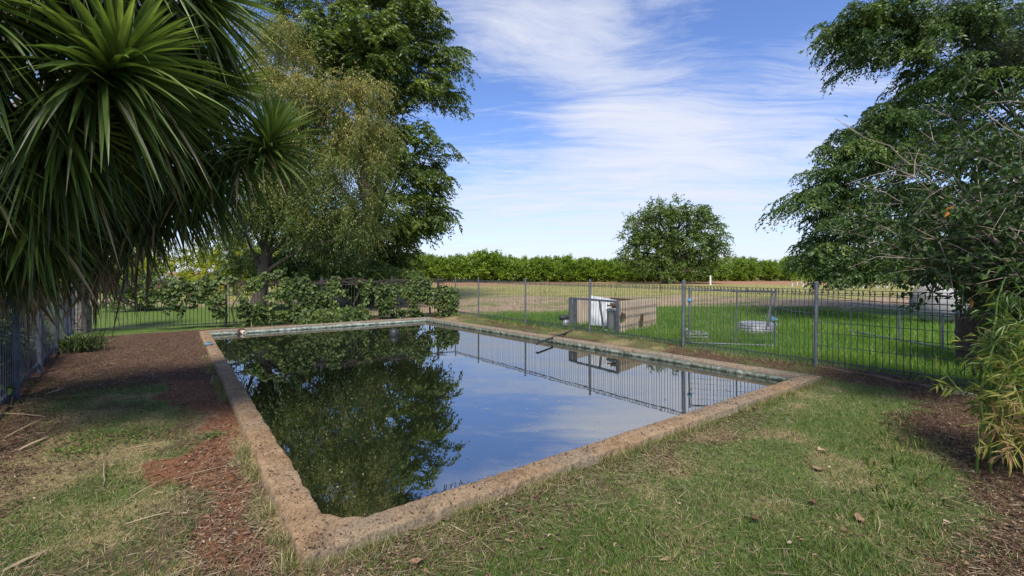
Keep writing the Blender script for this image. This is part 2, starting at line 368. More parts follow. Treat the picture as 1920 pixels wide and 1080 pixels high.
# ------------------------------------------------------------------ pool
pool = thing('swimming_pool', (*pm(0., 0.)[:2], 0), 'old concrete swimming pool with dusty tan coping and murky water', 'swimming pool')
def coping_mat():
    m, nt, out = new_mat('dusty_tan_concrete'); L = nt.links.new
    geo = N_(nt, 'NewGeometry'); pos = geo.outputs['Position']
    n1 = N_(nt, 'TexNoise', i_Scale=4.5, i_Detail=10, i_Roughness=.78); n2 = N_(nt, 'TexNoise', i_Scale=62, i_Detail=8, i_Roughness=.8); n3 = N_(nt, 'TexVoronoi', i_Scale=48)
    for n in (n1, n2, n3): L(pos, n.inputs['Vector'])
    base = ramp(nt, [(.3, (.11, .07, .04)), (.45, (.23, .15, .082)), (.6, (.32, .215, .122)), (.78, (.4, .31, .2))], n1.outputs['Fac'])
    grey = ramp(nt, [(.35, (.11, .095, .07)), (.65, (.29, .25, .185))], n2.outputs['Fac'])
    a = N_(nt, 'Attribute', attribute_name='tone')      # 0 orange dust .. 1 bare grey-cream concrete
    mx = N_(nt, 'Mix', data_type='RGBA'); L(a.outputs['Fac'], mx.inputs['Factor']); L(base.outputs[0], mx.inputs['A']); L(grey.outputs[0], mx.inputs['B'])
    gr = ramp(nt, [(.32, .18), (.42, .7), (.5, 1.0), (.72, 1.3)], n2.outputs['Fac'])
    mu = N_(nt, 'Mix', data_type='RGBA', blend_type='MULTIPLY'); mu.inputs['Factor'].default_value = 1
    L(mx.outputs['Result'], mu.inputs['A']); L(gr.outputs[0], mu.inputs['B'])
    b = N_(nt, 'BsdfPrincipled', i_Roughness=.95); b.inputs['Specular IOR Level'].default_value = .15
    L(mu.outputs['Result'], b.inputs['Base Color'])
    n4 = N_(nt, 'TexNoise', i_Scale=16, i_Detail=4, i_Roughness=.6); L(pos, n4.inputs['Vector'])
    pit = ramp(nt, [(.33, .25), (.40, .95), (.6, 1.0), (.75, 1.12)], n4.outputs['Fac'])
    m3 = N_(nt, 'Mix', data_type='RGBA', blend_type='MULTIPLY'); m3.inputs['Factor'].default_value = .8
    L(mu.outputs['Result'], m3.inputs['A']); L(pit.outputs[0], m3.inputs['B']); L(m3.outputs['Result'], b.inputs['Base Color'])
    hh = N_(nt, 'Math', operation='MULTIPLY_ADD'); L(n4.outputs['Fac'], hh.inputs[0]); hh.inputs[1].default_value = 1.4; L(n2.outputs['Fac'], hh.inputs[2])
    bp = N_(nt, 'Bump', i_Strength=.7, i_Distance=.010); L(hh.outputs[0], bp.inputs['Height'])
    L(bp.outputs[0], b.inputs['Normal']); L(b.outputs[0], out.inputs['Surface']); return m
def wall_mat(pale=False):
    m, nt, out = new_mat('peeling_pale_green_pool_paint'); L = nt.links.new
    geo = N_(nt, 'NewGeometry'); pos = geo.outputs['Position']
    n1 = N_(nt, 'TexNoise', i_Scale=5, i_Detail=8, i_Roughness=.7); n2 = N_(nt, 'TexNoise', i_Scale=14, i_Detail=6, i_Roughness=.7)
    for n in (n1, n2): L(pos, n.inputs['Vector'])
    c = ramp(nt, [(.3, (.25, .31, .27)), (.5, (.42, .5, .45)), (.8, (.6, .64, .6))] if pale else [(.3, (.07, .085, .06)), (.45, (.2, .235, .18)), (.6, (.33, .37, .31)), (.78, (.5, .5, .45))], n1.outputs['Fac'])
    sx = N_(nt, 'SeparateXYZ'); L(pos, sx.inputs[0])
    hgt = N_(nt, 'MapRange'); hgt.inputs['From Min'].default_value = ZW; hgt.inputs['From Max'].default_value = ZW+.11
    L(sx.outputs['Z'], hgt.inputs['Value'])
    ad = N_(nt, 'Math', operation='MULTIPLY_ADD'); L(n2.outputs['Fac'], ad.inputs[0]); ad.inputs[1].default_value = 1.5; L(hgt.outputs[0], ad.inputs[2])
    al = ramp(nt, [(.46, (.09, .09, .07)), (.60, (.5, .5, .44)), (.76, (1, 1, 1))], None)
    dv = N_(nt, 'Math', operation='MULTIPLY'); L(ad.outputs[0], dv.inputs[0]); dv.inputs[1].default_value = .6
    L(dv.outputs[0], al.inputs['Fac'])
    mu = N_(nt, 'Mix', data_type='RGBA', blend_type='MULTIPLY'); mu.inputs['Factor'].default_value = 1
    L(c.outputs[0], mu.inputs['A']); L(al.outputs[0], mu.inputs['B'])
    b = N_(nt, 'BsdfPrincipled', i_Roughness=.75); L(mu.outputs['Result'], b.inputs['Base Color'])
    bp = N_(nt, 'Bump', i_Strength=.5, i_Distance=.01); L(n2.outputs['Fac'], bp.inputs['Height']); L(bp.outputs[0], b.inputs['Normal'])
    L(b.outputs[0], out.inputs['Surface']); return m
CW = .20
def ring_pts(d, per=(420, 680)):
    nw, nl = per
    f1 = np.linspace(0, 1, nw, endpoint=False); f2 = np.linspace(0, 1, nl, endpoint=False)
    a, bS, bT = d, LS-d, WT-d
    s = np.concatenate([np.full(nw, a), a+(bS-a)*f2, np.full(nw, bS), bS+(a-bS)*f2])
    t = np.concatenate([a+(bT-a)*f1, np.full(nl, bT), bT+(a-bT)*f1, np.full(nl, a)])
    side = np.concatenate([np.zeros(nw), np.ones(nl), np.full(nw, 2), np.full(nl, 3)])
    return s, t, side
prof = [(.0, -.14, 1), (.002, ZC-.016, 1), (.007, ZC-.003, .9), (.014, ZC, .6), (.05, ZC+.002, .3), (.09, ZC+.004, .2), (.13, ZC+.003, .2), (.165, ZC, .3), (CW-.012, ZC-.001, .6), (CW-.004, ZC-.005, .8), (CW, ZC-.015, .8), (CW+.002, ZC-.05, .3)]
rows = []; tones = []
sx0, tx0, sd0 = ring_pts(0)
along = np.arange(len(sx0))*.023
big = fbm(sx0*1.7+3, tx0*1.7, 41, 4)-.5; chip = fbm(sx0*9, tx0*9, 43, 3)-.5; fine = fbm(sx0*31, tx0*31, 45, 2)-.5
for k, (d, z, e) in enumerate(prof):
    sgn = -1 if d < .1 else 1
    dd = d+e*(big*.016+chip*.026+fine*.02)*(1 if d < .1 else -1)
    s, t, side = ring_pts(0)
    s0, t0, _ = ring_pts(CW/2)
    # shift each loop inward by a noisy amount
    a = dd
    cl = lambda v, lo, hi: lo+(hi-lo)*v
    fs = (s/LS); ft = (t/WT)
    ss = a+(LS-2*a)*fs; tt = a+(WT-2*a)*ft
    zz = np.full(len(ss), z)
    if z > 0:
        zz = zz+(fbm(ss*19, tt*19, 51+k, 3)-.5)*.010+(fbm(ss*.8, tt*.8, 57, 3)-.5)*.006
        low = np.clip(big*2.2, -.2, 1)*e*.012
        zz = zz-np.abs(chip)*e*.02
    if z > 0:
        for sd_, pos in ((3, 1.55), (3, 4.1), (3, 6.9), (3, 9.2), (0, 1.3), (0, 3.25), (0, 5.1), (2, 2.2), (2, 4.4), (1, 1.8), (1, 4.2), (1, 6.5), (1, 8.8)):
            c_ = np.where((side == 1) | (side == 3), ss, tt)+(fbm(np.full(len(ss), d*22.), ss*0+pos, 87, 2)-.5)*.05
            zz = zz-.016*(side == sd_)*np.exp(-((c_-pos)/.011)**2)
    rows.append(pm(ss, tt, zz))
    tn = np.where(side == 1, .75, np.where(side == 2, .9, np.where(side == 0, .32, .12)))+(fbm(ss*2, tt*2, 61, 4)-.5)*1.1+(.3 if k <= 1 else 0)
    tones.append(np.clip(tn, 0, 1))
R = np.array(rows); m_, n_ = R.shape[:2]
i = np.arange(m_-1)[:, None]*n_; j = np.arange(n_)[None]; kk = (j+1) % n_
cop = mesh_np('coping', R.reshape(-1, 3), np.stack([i+j, i+kk, i+n_+kk, i+n_+j], -1).reshape(-1, 4), coping_mat(), pool, np.concatenate(tones), smooth=True)
n = 2600; fr = rng.random(n); sd_ = rng.choice(4, n, p=[.36, .12, .08, .44]); dd_ = rng.beta(1.1, 1.1, n)*(CW-.03)+.015
gs = np.select([sd_ == 0, sd_ == 1, sd_ == 2, sd_ == 3], [dd_, fr*LS, LS-dd_, fr**1.4*LS]); gt = np.select([sd_ == 0, sd_ == 1, sd_ == 2, sd_ == 3], [fr*WT, WT-dd_, fr*WT, dd_])
P = pm(gs, gt, ZC+.004+rng.random(n)*.008); an = rng.random(n)*6.283
V, F, T = leaves(P, np.stack([np.cos(an), np.sin(an), rng.normal(size=n)*.3], -1), np.stack([rng.normal(size=n)*.5, rng.normal(size=n)*.5, np.ones(n)], -1), rng.gamma(2, .004, n)+.003, rng.gamma(2, .0022, n)+.002, 'lance', .35, tone=np.where(rng.random(n) < .25, .75+.25*rng.random(n), rng.random(n)*.35))
tag(mesh_np('coping_grit', V, F, M['litter'], tone=T), 'loose grit and leaf crumbs lying on the pool coping', 'grit', kind='stuff')
w = MB()
for (a, b) in [((CW-.004, CW-.004), (CW-.004, WT-CW+.004)), ((CW-.004, WT-CW+.004), (LS-CW+.004, WT-CW+.004)), ((LS-CW+.004, WT-CW+.004), (LS-CW+.004, CW-.004)), ((LS-CW+.004, CW-.004), (CW-.004, CW-.004))]:
    f = np.linspace(0, 1, 120); s = a[0]+(b[0]-a[0])*f; t = a[1]+(b[1]-a[1])*f
    top = pm(s, t, ZC-.035+(fbm(s*6, t*6, 71, 3)-.5)*.012); bot = pm(s, t, -.9)
    V = np.concatenate([top, bot]); ii = np.arange(119)
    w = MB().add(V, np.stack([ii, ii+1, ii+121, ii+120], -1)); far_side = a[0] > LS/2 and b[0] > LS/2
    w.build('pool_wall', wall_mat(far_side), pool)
# corner step at the near corner
stp = MB()
poly = np.array([(CW-.03, CW-.03), (CW-.03, .46), (CW+.06, .40), (.40, CW+.03), (.44, CW-.03)])
poly = np.array([(CW-.03, CW-.03), (CW-.03, .40), (CW+.03, .35), (.27, .27), (.35, CW+.03), (.40, CW-.03)])
tp = pm(poly[:, 0], poly[:, 1], ZC-.008); bt = pm(poly[:, 0], poly[:, 1], -.6)
nn = len(poly); c = tp.mean(0)
stp.add(np.vstack([tp, bt, c[None]]), [[k, (k+1) % nn, nn+(k+1) % nn, nn+k] for k in range(nn)]+[[k, (k+1) % nn, 2*nn, 2*nn] for k in range(nn)], .2)
stp.build('corner_step', coping_mat(), pool)
# return fitting on the far wall
fp = pm(np.array(LS-CW), np.array(.95)); fdir = -np.array([U[0], U[1], 0])
ft_ = MB().lathe(fp+[0, 0, .005], [(.001, -.01), (.085, -.01), (.09, .01), (.07, .025), (.001, .025)], 14, fdir)
fit = ft_.build('return_fitting', M['rust'], pool)
MB().lathe(fp+[0, 0, .005], [(.035, .02), (.036, .09), (.05, .09), (.05, .16), (.035, .165), (.03, .15), (.001, .15)], 16, fdir+np.array([.5, .1, -.2])).build('inlet_pipe', M['cream'], fit, smooth=True)

def water_mat():
    m, nt, out = new_mat('murky_green_water'); L = nt.links.new
    geo = N_(nt, 'NewGeometry')
    n = N_(nt, 'TexNoise', i_Scale=1.6, i_Detail=3); L(geo.outputs['Position'], n.inputs['Vector'])
    n2 = N_(nt, 'TexNoise', i_Scale=14, i_Detail=2); L(geo.outputs['Position'], n2.inputs['Vector'])
    ad = N_(nt, 'Math', operation='MULTIPLY_ADD'); L(n2.outputs['Fac'], ad.inputs[0]); ad.inputs[1].default_value = .06; L(n.outputs['Fac'], ad.inputs[2])
    bp = N_(nt, 'Bump', i_Strength=.05, i_Distance=.02); L(ad.outputs[0], bp.inputs['Height'])
    b = N_(nt, 'BsdfPrincipled', i_Roughness=.012, i_IOR=5.2)
    b.inputs['Base Color'].default_value = (.009, .013, .006, 1)
    L(bp.outputs[0], b.inputs['Normal']); L(b.outputs[0], out.inputs['Surface']); return m
wq = pm(np.array([.1, LS-.1, LS-.1, .1]), np.array([.1, .1, WT-.1, WT-.1]), ZW)
water = mesh_np('pool_water', wq, np.array([[0, 1, 2, 3]]), water_mat())
tag(water, 'still dark green pool water mirroring the trees and sky', 'water', kind='structure')
# floating bits
n = 1300
s = rng.uniform(.3, LS-.3, n); t = WT*.97*rng.beta(1.2, 1.5, n)+.1
keep = (t > .3) & (t < WT-.3) & (rng.random(n) < sst(.42, .62, fbm(s*.7, t*.7, 201, 3))+.25); s, t = s[keep], t[keep]; n = len(s)
P = pm(s, t, ZW+.004+rng.random(n)*.004)
an = rng.random(n)*6.28
D = np.stack([np.cos(an), np.sin(an), rng.normal(size=n)*.04], -1); Nn = np.stack([rng.normal(size=n)*.08, rng.normal(size=n)*.08, np.ones(n)], -1)
V, F, T = leaves(P, D, Nn, rng.gamma(2.5, .008, n)+.006, rng.gamma(2.5, .0028, n)+.003, 'rhomb', tone=rng.random(n)**1.3)
tag(mesh_np('floating_leaf_litter', V, F, M['float'], tone=T), 'scattered specks of leaf litter floating on the dark pool water', 'leaf litter', kind='stuff')
bp_ = at(739, 632, 1.6*FPX/123.); bp_[2] = ZW
bl = MB(); an = np.linspace(-math.pi/2, math.pi/2, 9)
bl.lathe(bp_+[0, 0, .05], np.stack([np.cos(an)*.12, np.sin(an)*.12], -1), 16)
tag(bl.build('float_ball', M['black'], smooth=True, loc=bp_), 'black ball floating half sunk on the water near the far corner', 'ball')
cp = gnd(391, 647, ZC)
cpm = MB().lathe(cp+[0, 0, .005], [(.001, 0), (.075, 0), (.08, .02), (.06, .035), (.03, .04), (.03, .06), (.001, .062)], 14)
tag(cpm.build('plastic_cap', M['bluecap'], loc=cp), 'small blue plastic cap lying on the left coping near the far corner', 'cap')

# ------------------------------------------------------------------ fences
FP0 = np.array([4.72, 7.08]); FD = np.array([-.61, .792])
PD = 2.37
fence = thing('mesh_fence', (FP0[0], FP0[1], 0), 'grey roll-top wire mesh fence with round posts along the paddock side of the pool', 'fence')
def fpt(k, z=0.0):
    p = FP0+FD*k; return np.array([p[0], p[1], z])
posts_k = [-3*PD, -2*PD, -PD, 0, 2.27, 4.72, 7.12, 9.5, 10.95]
posts_r = [.028, .028, .028, .028, .03, .026, .024, .022, .022]
heights = [1.31, 1.32, 1.31, 1.33, 1.32, 1.30, 1.30, 1.30, 1.3]
for k, r, h in zip(posts_k, posts_r, heights):
    b = fpt(k, -.1); lean = np.array([rng.normal()*.006, rng.normal()*.006, 0])
    mb = MB(); mb.tube([b, b+[0, 0, .1], b+[0, 0, .7]+lean, b+[0, 0, .1+h]+lean*2], r, 10)
    mb.lathe(b+lean*2+[0, 0, .1+h], [(r+.004, -.02), (r+.004, .006), (r*.6, .014), (.001, .015)], 10)
    mb.build('post', M['post'], fence, smooth=False)
nrmv = np.array([Vv[0], Vv[1], 0])
def wire_panel(k0, k1, sp, top=1.22, grid=False, r=.0026):
    mb = MB(); ks = np.arange(k0+.04, k1-.03, sp); n = len(ks)
    base = np.array([[*(FP0+FD*k), 0.] for k in ks]); j = rng.normal(size=(n, 1))*.008*np.array([[FD[0], FD[1], 0]])
    lift = .06
    z = np.array([0, 0, 1.])
    mb.bars(base+z*lift, base+z*(top)+j, r)
    # rolled triangular top and bottom
    for z0, sg in ((top, 1), (lift, -1)):
        a = base+z*z0+j; b_ = a+nrmv*.05-z*.02*sg-z*.035*sg; c_ = a-z*.075*sg
        mb.bars(a, b_, r); mb.bars(b_, c_, r)
    hz = [top, top-.075, lift, lift+.075]
    if grid: hz += [top-.15, top-.3, top-.5, lift+.3, lift+.5]
    else: hz += [lift+.42, lift+.78] if False else []
    e0, e1 = np.array([*(FP0+FD*k0), 0]), np.array([*(FP0+FD*k1), 0])
    for h in hz: mb.bars([e0+z*h], [e1+z*h], r*1.2)
    mb.bars([e0+z*(top-.05)+nrmv*.05, e0+z*(lift+.05)+nrmv*.05], [e1+z*(top-.05)+nrmv*.05, e1+z*(lift+.05)+nrmv*.05], r*1.2)
    mb.build('wire_panel', M['wire'], fence)
for a, b in zip(posts_k[:-1], posts_k[1:]):
    wire_panel(a, b, .075 if a < 0 else .062, grid=(a < 0), r=(.0050 if a < 0 else .0046))
# sagging strand of tie wire
mb = MB()
for a, b, za, zb in ((0, 2.27, 1.14, 1.25), (-PD, 0, 1.12, 1.14)):
    k = np.linspace(a, b, 12); f = (k-a)/(b-a)
    mb.tube([fpt(x, za+(zb-za)*g-.07*4*g*(1-g))+nrmv*.05 for x, g in zip(k, f)], .0035, 4, cap=False)
mb.build('tie_wire', M['rust'], fence)

CRN = fpt(posts_k[-1])[:2]
BA = np.array([-10.5, 10.9]); bdir = nrm(BA-CRN); blen = np.linalg.norm(BA-CRN)
bfence = thing('bar_fence', (CRN[0], CRN[1], 0), 'dark vertical bar fence behind the pool, half hidden by vine', 'fence')
def bpt(d, z=0.0):
    p = CRN+bdir*d; return np.array([p[0], p[1], z])
for d in [.62, 2.2, 4.3, 6.72, blen]:
    b = bpt(d, -.1); MB().box(b+[0, 0, .72], (.055, .055, 1.44), math.atan2(bdir[1], bdir[0])).build('post', M['blackfence'], bfence)
for a, b in ((0, .62), (.62, 2.2), (2.2, 4.3), (4.3, 6.72), (6.72, blen)):
    ds = np.arange(a+.05, b-.04, .085); base = np.array([bpt(d) for d in ds])
    mb = MB(); mb.bars(base+[0, 0, .05], base+[0, 0, 1.22], .0065)
    for h in (.1, 1.16): mb.box((bpt(a, h)+bpt(b, h))/2, (b-a, .022, .03), math.atan2(bdir[1], bdir[0]))
    mb.build('bar_panel', M['blackfence'], bfence)

lfence = thing('slat_fence', (-5.86, 5.38, 0), 'faded blue-grey steel slat fence on the left under the spiky leaves', 'fence')
LP0 = np.array([-5.86, 5.38]); LD = nrm(np.array([-10.4, 10.8])-LP0)
def lpt(k, z=0.0):
    p = LP0+LD*k; return np.array([p[0], p[1], z])
lk = [-2.4, 0, 1.87, 3.9, 5.5, 7.05]
for k in lk:
    b = lpt(k, -.1); MB().tube([b, b+[0, 0, 1.42]], .034, 12).lathe(b+[0, 0, 1.42], [(.037, -.02), (.037, .01), (.001, .014)], 12).build('post', M['bluefence'], lfence)
for a, b in zip(lk[:-1], lk[1:]):
    ks = np.arange(a+.07, b-.05, .125); mb = MB(); ang = math.atan2(LD[1], LD[0])
    mb.bars([lpt(k, .06) for k in ks], [lpt(k, 1.26) for k in ks], .0045, 5)
    for h in (.12, 1.14): mb.box((lpt(a, h)+lpt(b, h))/2+np.array([-LD[1], LD[0], 0])*.022, (b-a, .025, .035), ang)
    mb.build('slat_panel', M['bluefence'], lfence)

# leaning gate panel tied to the mesh fence
gate = thing('mesh_gate', (*(FP0+FD*1.1), 0), 'unhung pipe-framed mesh gate tied with blue twine behind the fence posts', 'gate')
A0 = gnd(1284, 648)+np.array([.10, .08, 0]); A1 = at(1452, 632, 8.9); A1[2] = 0
gd = nrm(A1-A0); gl = np.linalg.norm(A1-A0); up = nrm(np.array([.04, .03, 1.])); z3 = np.array([0, 0, 1.])
gp = lambda k, h: A0+gd*gl*k+up*h
mb = MB()
topz = lambda k: 1.13-.02*k
for k in (0, .56, 1.0):
    mb.tube([gp(k, .02), gp(k, topz(k)+(.05 if k != .56 else 0))], .019 if k != .56 else .014, 8)
mb.tube([gp(0, topz(0)), gp(1, topz(1))], .019, 8); mb.tube([gp(0, .05), gp(1, .05)], .017, 8)
mb.tube([gp(.965, topz(1)-.02), gp(.93, .42)], .016, 6); mb.tube([gp(.9, .35), gp(.965, topz(1)-.02)], .014, 6)
mb.build('gate_frame', M['post'], gate, smooth=False)
mb = MB(); kk_ = np.linspace(.02, .98, 22)
mb.bars([gp(k, .05) for k in kk_], [gp(k, topz(k)) for k in kk_], .0025)
for h in np.linspace(.15, 1.0, 9): mb.bars([gp(0, h)], [gp(1, h)], .0025)
mb.build('wire_infill', M['wire'], gate)
for k, h in ((.0, .92), (.985, .58)):
    mb = MB(); c = gp(k, h)
    for i_ in range(5):
        q_ = c+[rng.normal()*.004, rng.normal()*.004, -.03+i_*.013]
        an = np.linspace(0, 6.28, 10); mb.tube(q_+np.stack([np.cos(an)*.035, np.sin(an)*.035, an*0], -1), .007, 5, cap=False)
    for i_ in range(5): mb.tube([c, c+rdir(1)[0]*.05+[0, -.02, -.02], c+rdir(1)[0]*.08+[0.02, -.03, -.06]], .005, 4)
    mb.build('twine_knot', M['twine'], gate)
mb = MB().tube([gp(1.0, .80), gp(1, .80)*.5+fpt(0, .82)*.5+[0, 0, -.01], fpt(0, .84)], .014, 6)
mb.build('tie_rail', M['black'], gate)

# old bent pipe gate in the grass
og = thing('bent_pipe_gate', (7.6, 10.3, 0), 'rusty bent-pipe farm gate frame standing in long grass by the pale tank', 'gate')
Q0, Q1 = np.array([7.62, 10.25, 0]), np.array([7.9, 7.5, 0]); qd = nrm(Q1-Q0); ql = np.linalg.norm(Q1-Q0)
qp = lambda k, h: Q0+qd*ql*k+z3*h
mb = MB(); mb.tube([qp(1, .1), qp(.5, .13), qp(0, .16), qp(-.005, .3), qp(0, .58), qp(.02, .68), qp(.07, .73), qp(.2, .735), qp(.6, .74), qp(1, .74)], .017, 8)
mb.tube([qp(.02, .80), qp(.3, .8), qp(1, .79)], .012, 6)
for k in (.08, .45, .9): mb.tube([qp(k, .74), qp(k, .8)], .01, 6)
mb.build('pipe_frame', M['post'], og)
for k in (.42, .72): MB().tube([qp(k, -.05), qp(k, .74)], .02, 8).build('upright', M['post'], og)
# peeling standing post and drum
pp = gnd(1793, 676)
mb = MB().tube([pp+[0, 0, -.1], pp+[.01, 0, .4], pp+[.02, 0, .74], pp+[.035, 0, .80], pp+[.07, -.01, .82]], .028, 10)
tag(mb.build('pipe_post', solid('peeling_grey_pipe', [(.35, (.08, .06, .05)), (.5, (.25, .24, .23)), (.7, (.4, .39, .37))], 25, rough=.8, bump=.3), loc=pp), 'short peeling grey pipe post with bent top beside the rusty drum', 'post')
dp = gnd(1838, 690)
prf = [(.001, 0), (.28, 0), (.285, .02)]
for h in (.28, .54): prf += [(.28, h-.03), (.295, h), (.28, h+.03)]
prf += [(.28, .78), (.29, .8), (.29, .82), (.27, .82), (.26, .79), (.001, .79)]
tag(MB().lathe(dp, prf, 24).build('steel_drum', M['rust'], loc=dp), 'dark rusty steel drum in shade beyond the right end of the fence', 'drum')
# pale tank lying on its side
tk = thing('storage_tank', (*at(1745, 606, 12.6)[:2], 0), 'chalky pale round-ended tank lying on its side in the shade', 'tank')
tc = np.array(tk.location)+[.25, .2, .62]
taxis = nrm(np.array([.93, .30, 0])); an = np.linspace(0, math.pi/2, 8)
pr = [(math.sin(a)*.56, -.36*math.cos(a)) for a in an]+[(.56, .3), (.575, .3), (.575, .34), (.56, .34), (.56, 1.5), (.5, 1.62), (.001, 1.7)]
MB().lathe(tc, pr, 32, taxis).build('tank_shell', M['paletank'], tk, smooth=True)
for d in (.3, 1.2):
    MB().box(tc+taxis*d+[0, 0, -.56], (.12, .8, .16), math.atan2(taxis[1], taxis[0])).build('cradle', M['oldtimber'], tk)

# ------------------------------------------------------------------ pump shelter and neighbours
F0 = gnd(1158, 628)+np.array([0, 0, 0]); F1 = gnd(1069, 613.5); B0 = gnd(1231, 612.5)
B1 = F1+(B0-F0)
hs = .80
pump = thing('pump_shelter', F0, 'open-fronted pump shelter of tan boards and dark steel frame behind the mesh fence', 'shelter')
fx = nrm(F1-F0); bx_ = nrm(B0-F0); fw = np.linalg.norm(F1-F0); bw = np.linalg.norm(B0-F0)
mb = MB()
def axes(x): 
    x = nrm(x); y = np.cross(z3, x); return np.array([x, y, z3])
for a in (F0, F1): mb.box(a+z3*hs/2, (.07, .05, hs), ax=axes(fx))
mb.box((F0+F1)/2+z3*(hs-.015), (fw-.075, .05, .05), ax=axes(fx))
mb.tube([F0+fx*.45+z3*.0, F0+fx*.62+z3*(hs-.04)], .028, 4)
mb.box(F0+fx*(fw-.2)+z3*hs/2, (.16, .03, hs-.08), ax=axes(fx))
mb.build('steel_frame', M['post'], pump)
# tan side panel with two torn holes, ribbed
def ribbed(a, b, h0, h1, mat, name, holes=(), nx=60, nz=26, amp=.006, ribs=14, zb=0.0):
    fxs = np.linspace(0, 1, nx+1); fz = np.linspace(0, 1, nz+1); X, Zz = np.meshgrid(fxs, fz, indexing='ij')
    nr = nrm(np.cross(b-a, z3)); off = amp*np.sin(X*ribs*6.283)
    Hh = h0+(h1-h0)*X
    V = a+(b-a)*X[..., None]+z3*(zb+Hh*Zz)[..., None]+nr*off[..., None]
    V2 = V-nr*.012
    idx = np.arange((nx+1)*(nz+1)).reshape(nx+1, nz+1); off2 = idx.size
    cen_x = (fxs[:-1]+fxs[1:])/2; cen_z = (fz[:-1]+fz[1:])/2
    cut = np.zeros((nx, nz), bool)
    for (hx, hz, rx, rz, tl_) in holes:
        dx = cen_x[:, None]-hx-(cen_z[None]-hz)*tl_; dz = cen_z[None]-hz
        cut |= (dx/rx)**2+(dz/rz)**2+(fbm(cen_x[:, None]*40, cen_z[None]*14+hx*9, 77, 2)-.5)*.9 < 1
    qd_ = np.stack([idx[:-1, :-1], idx[1:, :-1], idx[1:, 1:], idx[:-1, 1:]], -1)[~cut]
    return mesh_np(name, np.concatenate([V.reshape(-1, 3), V2.reshape(-1, 3)]), np.concatenate([qd_, qd_[:, ::-1]+off2]), mat, pump)
ribbed(F0+bx_*.03, B0, hs, hs-.02, M['tansheet'], 'side_panel', holes=[(.10, .48, .075, .16, .1), (.57, .30, .06, .24, .12)])
ribbed(F1+bx_*.03, B1, hs, hs-.05, M['tansheet'], 'side_panel')
ribbed(B1, B0, hs-.1, hs-.1, M['rust'], 'back_panel')  # dark rust colour also stands in for the shade inside the shelter
mb = MB()
for h in (.22, .44, .63):
    mb.bars([F0+z3*(h-.02)-np.cross(bx_, z3)*-.02], [B0+z3*(h-.02)+np.cross(bx_, z3)*.02], .006)
ks = np.linspace(.04, .98, 16)
mb.bars([F0+bx_*bw*k+np.cross(bx_, z3)*.022+z3*.02 for k in ks], [F0+bx_*bw*k+np.cross(bx_, z3)*.022+z3*(hs-.03) for k in ks], .0035)
mb.build('wire_guard', M['rust'], pump)
# white sheet leaning inside: a thing of its own
ws = thing('roofing_sheet', F0+fx*.98+bx_*.3, 'upright white corrugated sheet standing inside the pump shelter', 'metal sheet')
a = F0+fx*1.16+bx_*.24; b = F0+fx*.34+bx_*.44
X = np.linspace(0, 1, 49); nr = nrm(np.cross(b-a, z3)); zt = .87-.10*X
lo = a+(b-a)*X[:, None]+nr*(.012*np.sin(X*9*6.283))[:, None]+z3*.10; hi = lo.copy(); hi[:, 2] = zt; hi += bx_*.03
V = np.concatenate([lo, hi, lo+bx_*.03, hi+bx_*.03]); ii = np.arange(48); k_ = 49
mesh_np('sheet', V, np.concatenate([np.stack([ii, ii+1, ii+1+k_, ii+k_], -1), np.stack([ii+2*k_, ii+3*k_, ii+1+3*k_, ii+1+2*k_], -1), np.stack([ii+k_, ii+1+k_, ii+1+3*k_, ii+3*k_], -1)]), M['whitesheet'], ws)
# grey filter tank
fc = F0+fx*.30+bx_*.26; fc[2] = 0
fl = thing('filter_tank', fc, 'grey upright filter tank with valve gear on top inside the pump shelter', 'filter tank')
MB().lathe(fc, [(.001, .06), (.15, .06), (.17, .08), (.175, .10), (.175, .52), (.165, .55), (.001, .56)], 24).build('tank_body', M['steelgrey'], fl, smooth=False)
MB().lathe(fc, [(.176, .53), (.19, .535), (.19, .57), (.12, .60), (.001, .61)], 24).build('lid', M['galv'], fl)
mb = MB(); mb.lathe(fc+z3*.60, [(.001, 0), (.05, 0), (.05, .05), (.09, .05), (.09, .1), (.03, .12), (.001, .12)], 12)
mb.tube([fc+z3*.66-[.17, 0, 0], fc+z3*.66+[.15, 0, 0]], .022, 8); mb.tube([fc+z3*.71-[.09, 0, 0], fc+z3*.73+[.16, .0, 0]], .014, 8)
mb.tube([fc+z3*.62+[.05, -.05, 0], fc+z3*.74+[.05, -.05, 0]], .02, 8)
mb.build('valve', M['rust'], fl)
MB().box(fc+z3*.03, (.5, .3, .05), math.atan2(fx[1], fx[0])).build('base_slab', M['whitesheet'], fl)
# little pump left of the shelter
lp = gnd(1061, 613)
sp_ = thing('pool_pump', lp, 'small grey pump with black motor on the grass at the left end of the shelter', 'pump')
MB().lathe(lp, [(.001, 0), (.11, 0), (.12, .02), (.11, .17), (.08, .2), (.001, .2)], 16).build('pump_body', M['galv'], sp_, smooth=True)
MB().lathe(lp+[-.02, 0, .25], [(.001, -.16), (.06, -.16), (.075, -.1), (.075, .06), (.05, .1), (.001, .1)], 14, (1, .2, 0)).build('motor', M['black'], sp_, smooth=True)
# twig standing behind
tw = at(1150, 560, 12.1); tw[2] = 0
mb = MB().tube([tw, tw+[.01, 0, .6], tw+[.06, 0, .9], tw+[.13, .02, 1.22]], [.009, .008, .006, .003], 5)
for h, d in ((.7, -.1), (.95, -.12), (1.05, .1)): mb.tube([tw+[.05, 0, h], tw+[.05+d, .0, h+.13]], [.005, .002], 4)
tag(mb.build('dead_sapling', M['bark'], loc=tw), 'thin bare dead stem rising behind the pump shelter', 'dead plant')
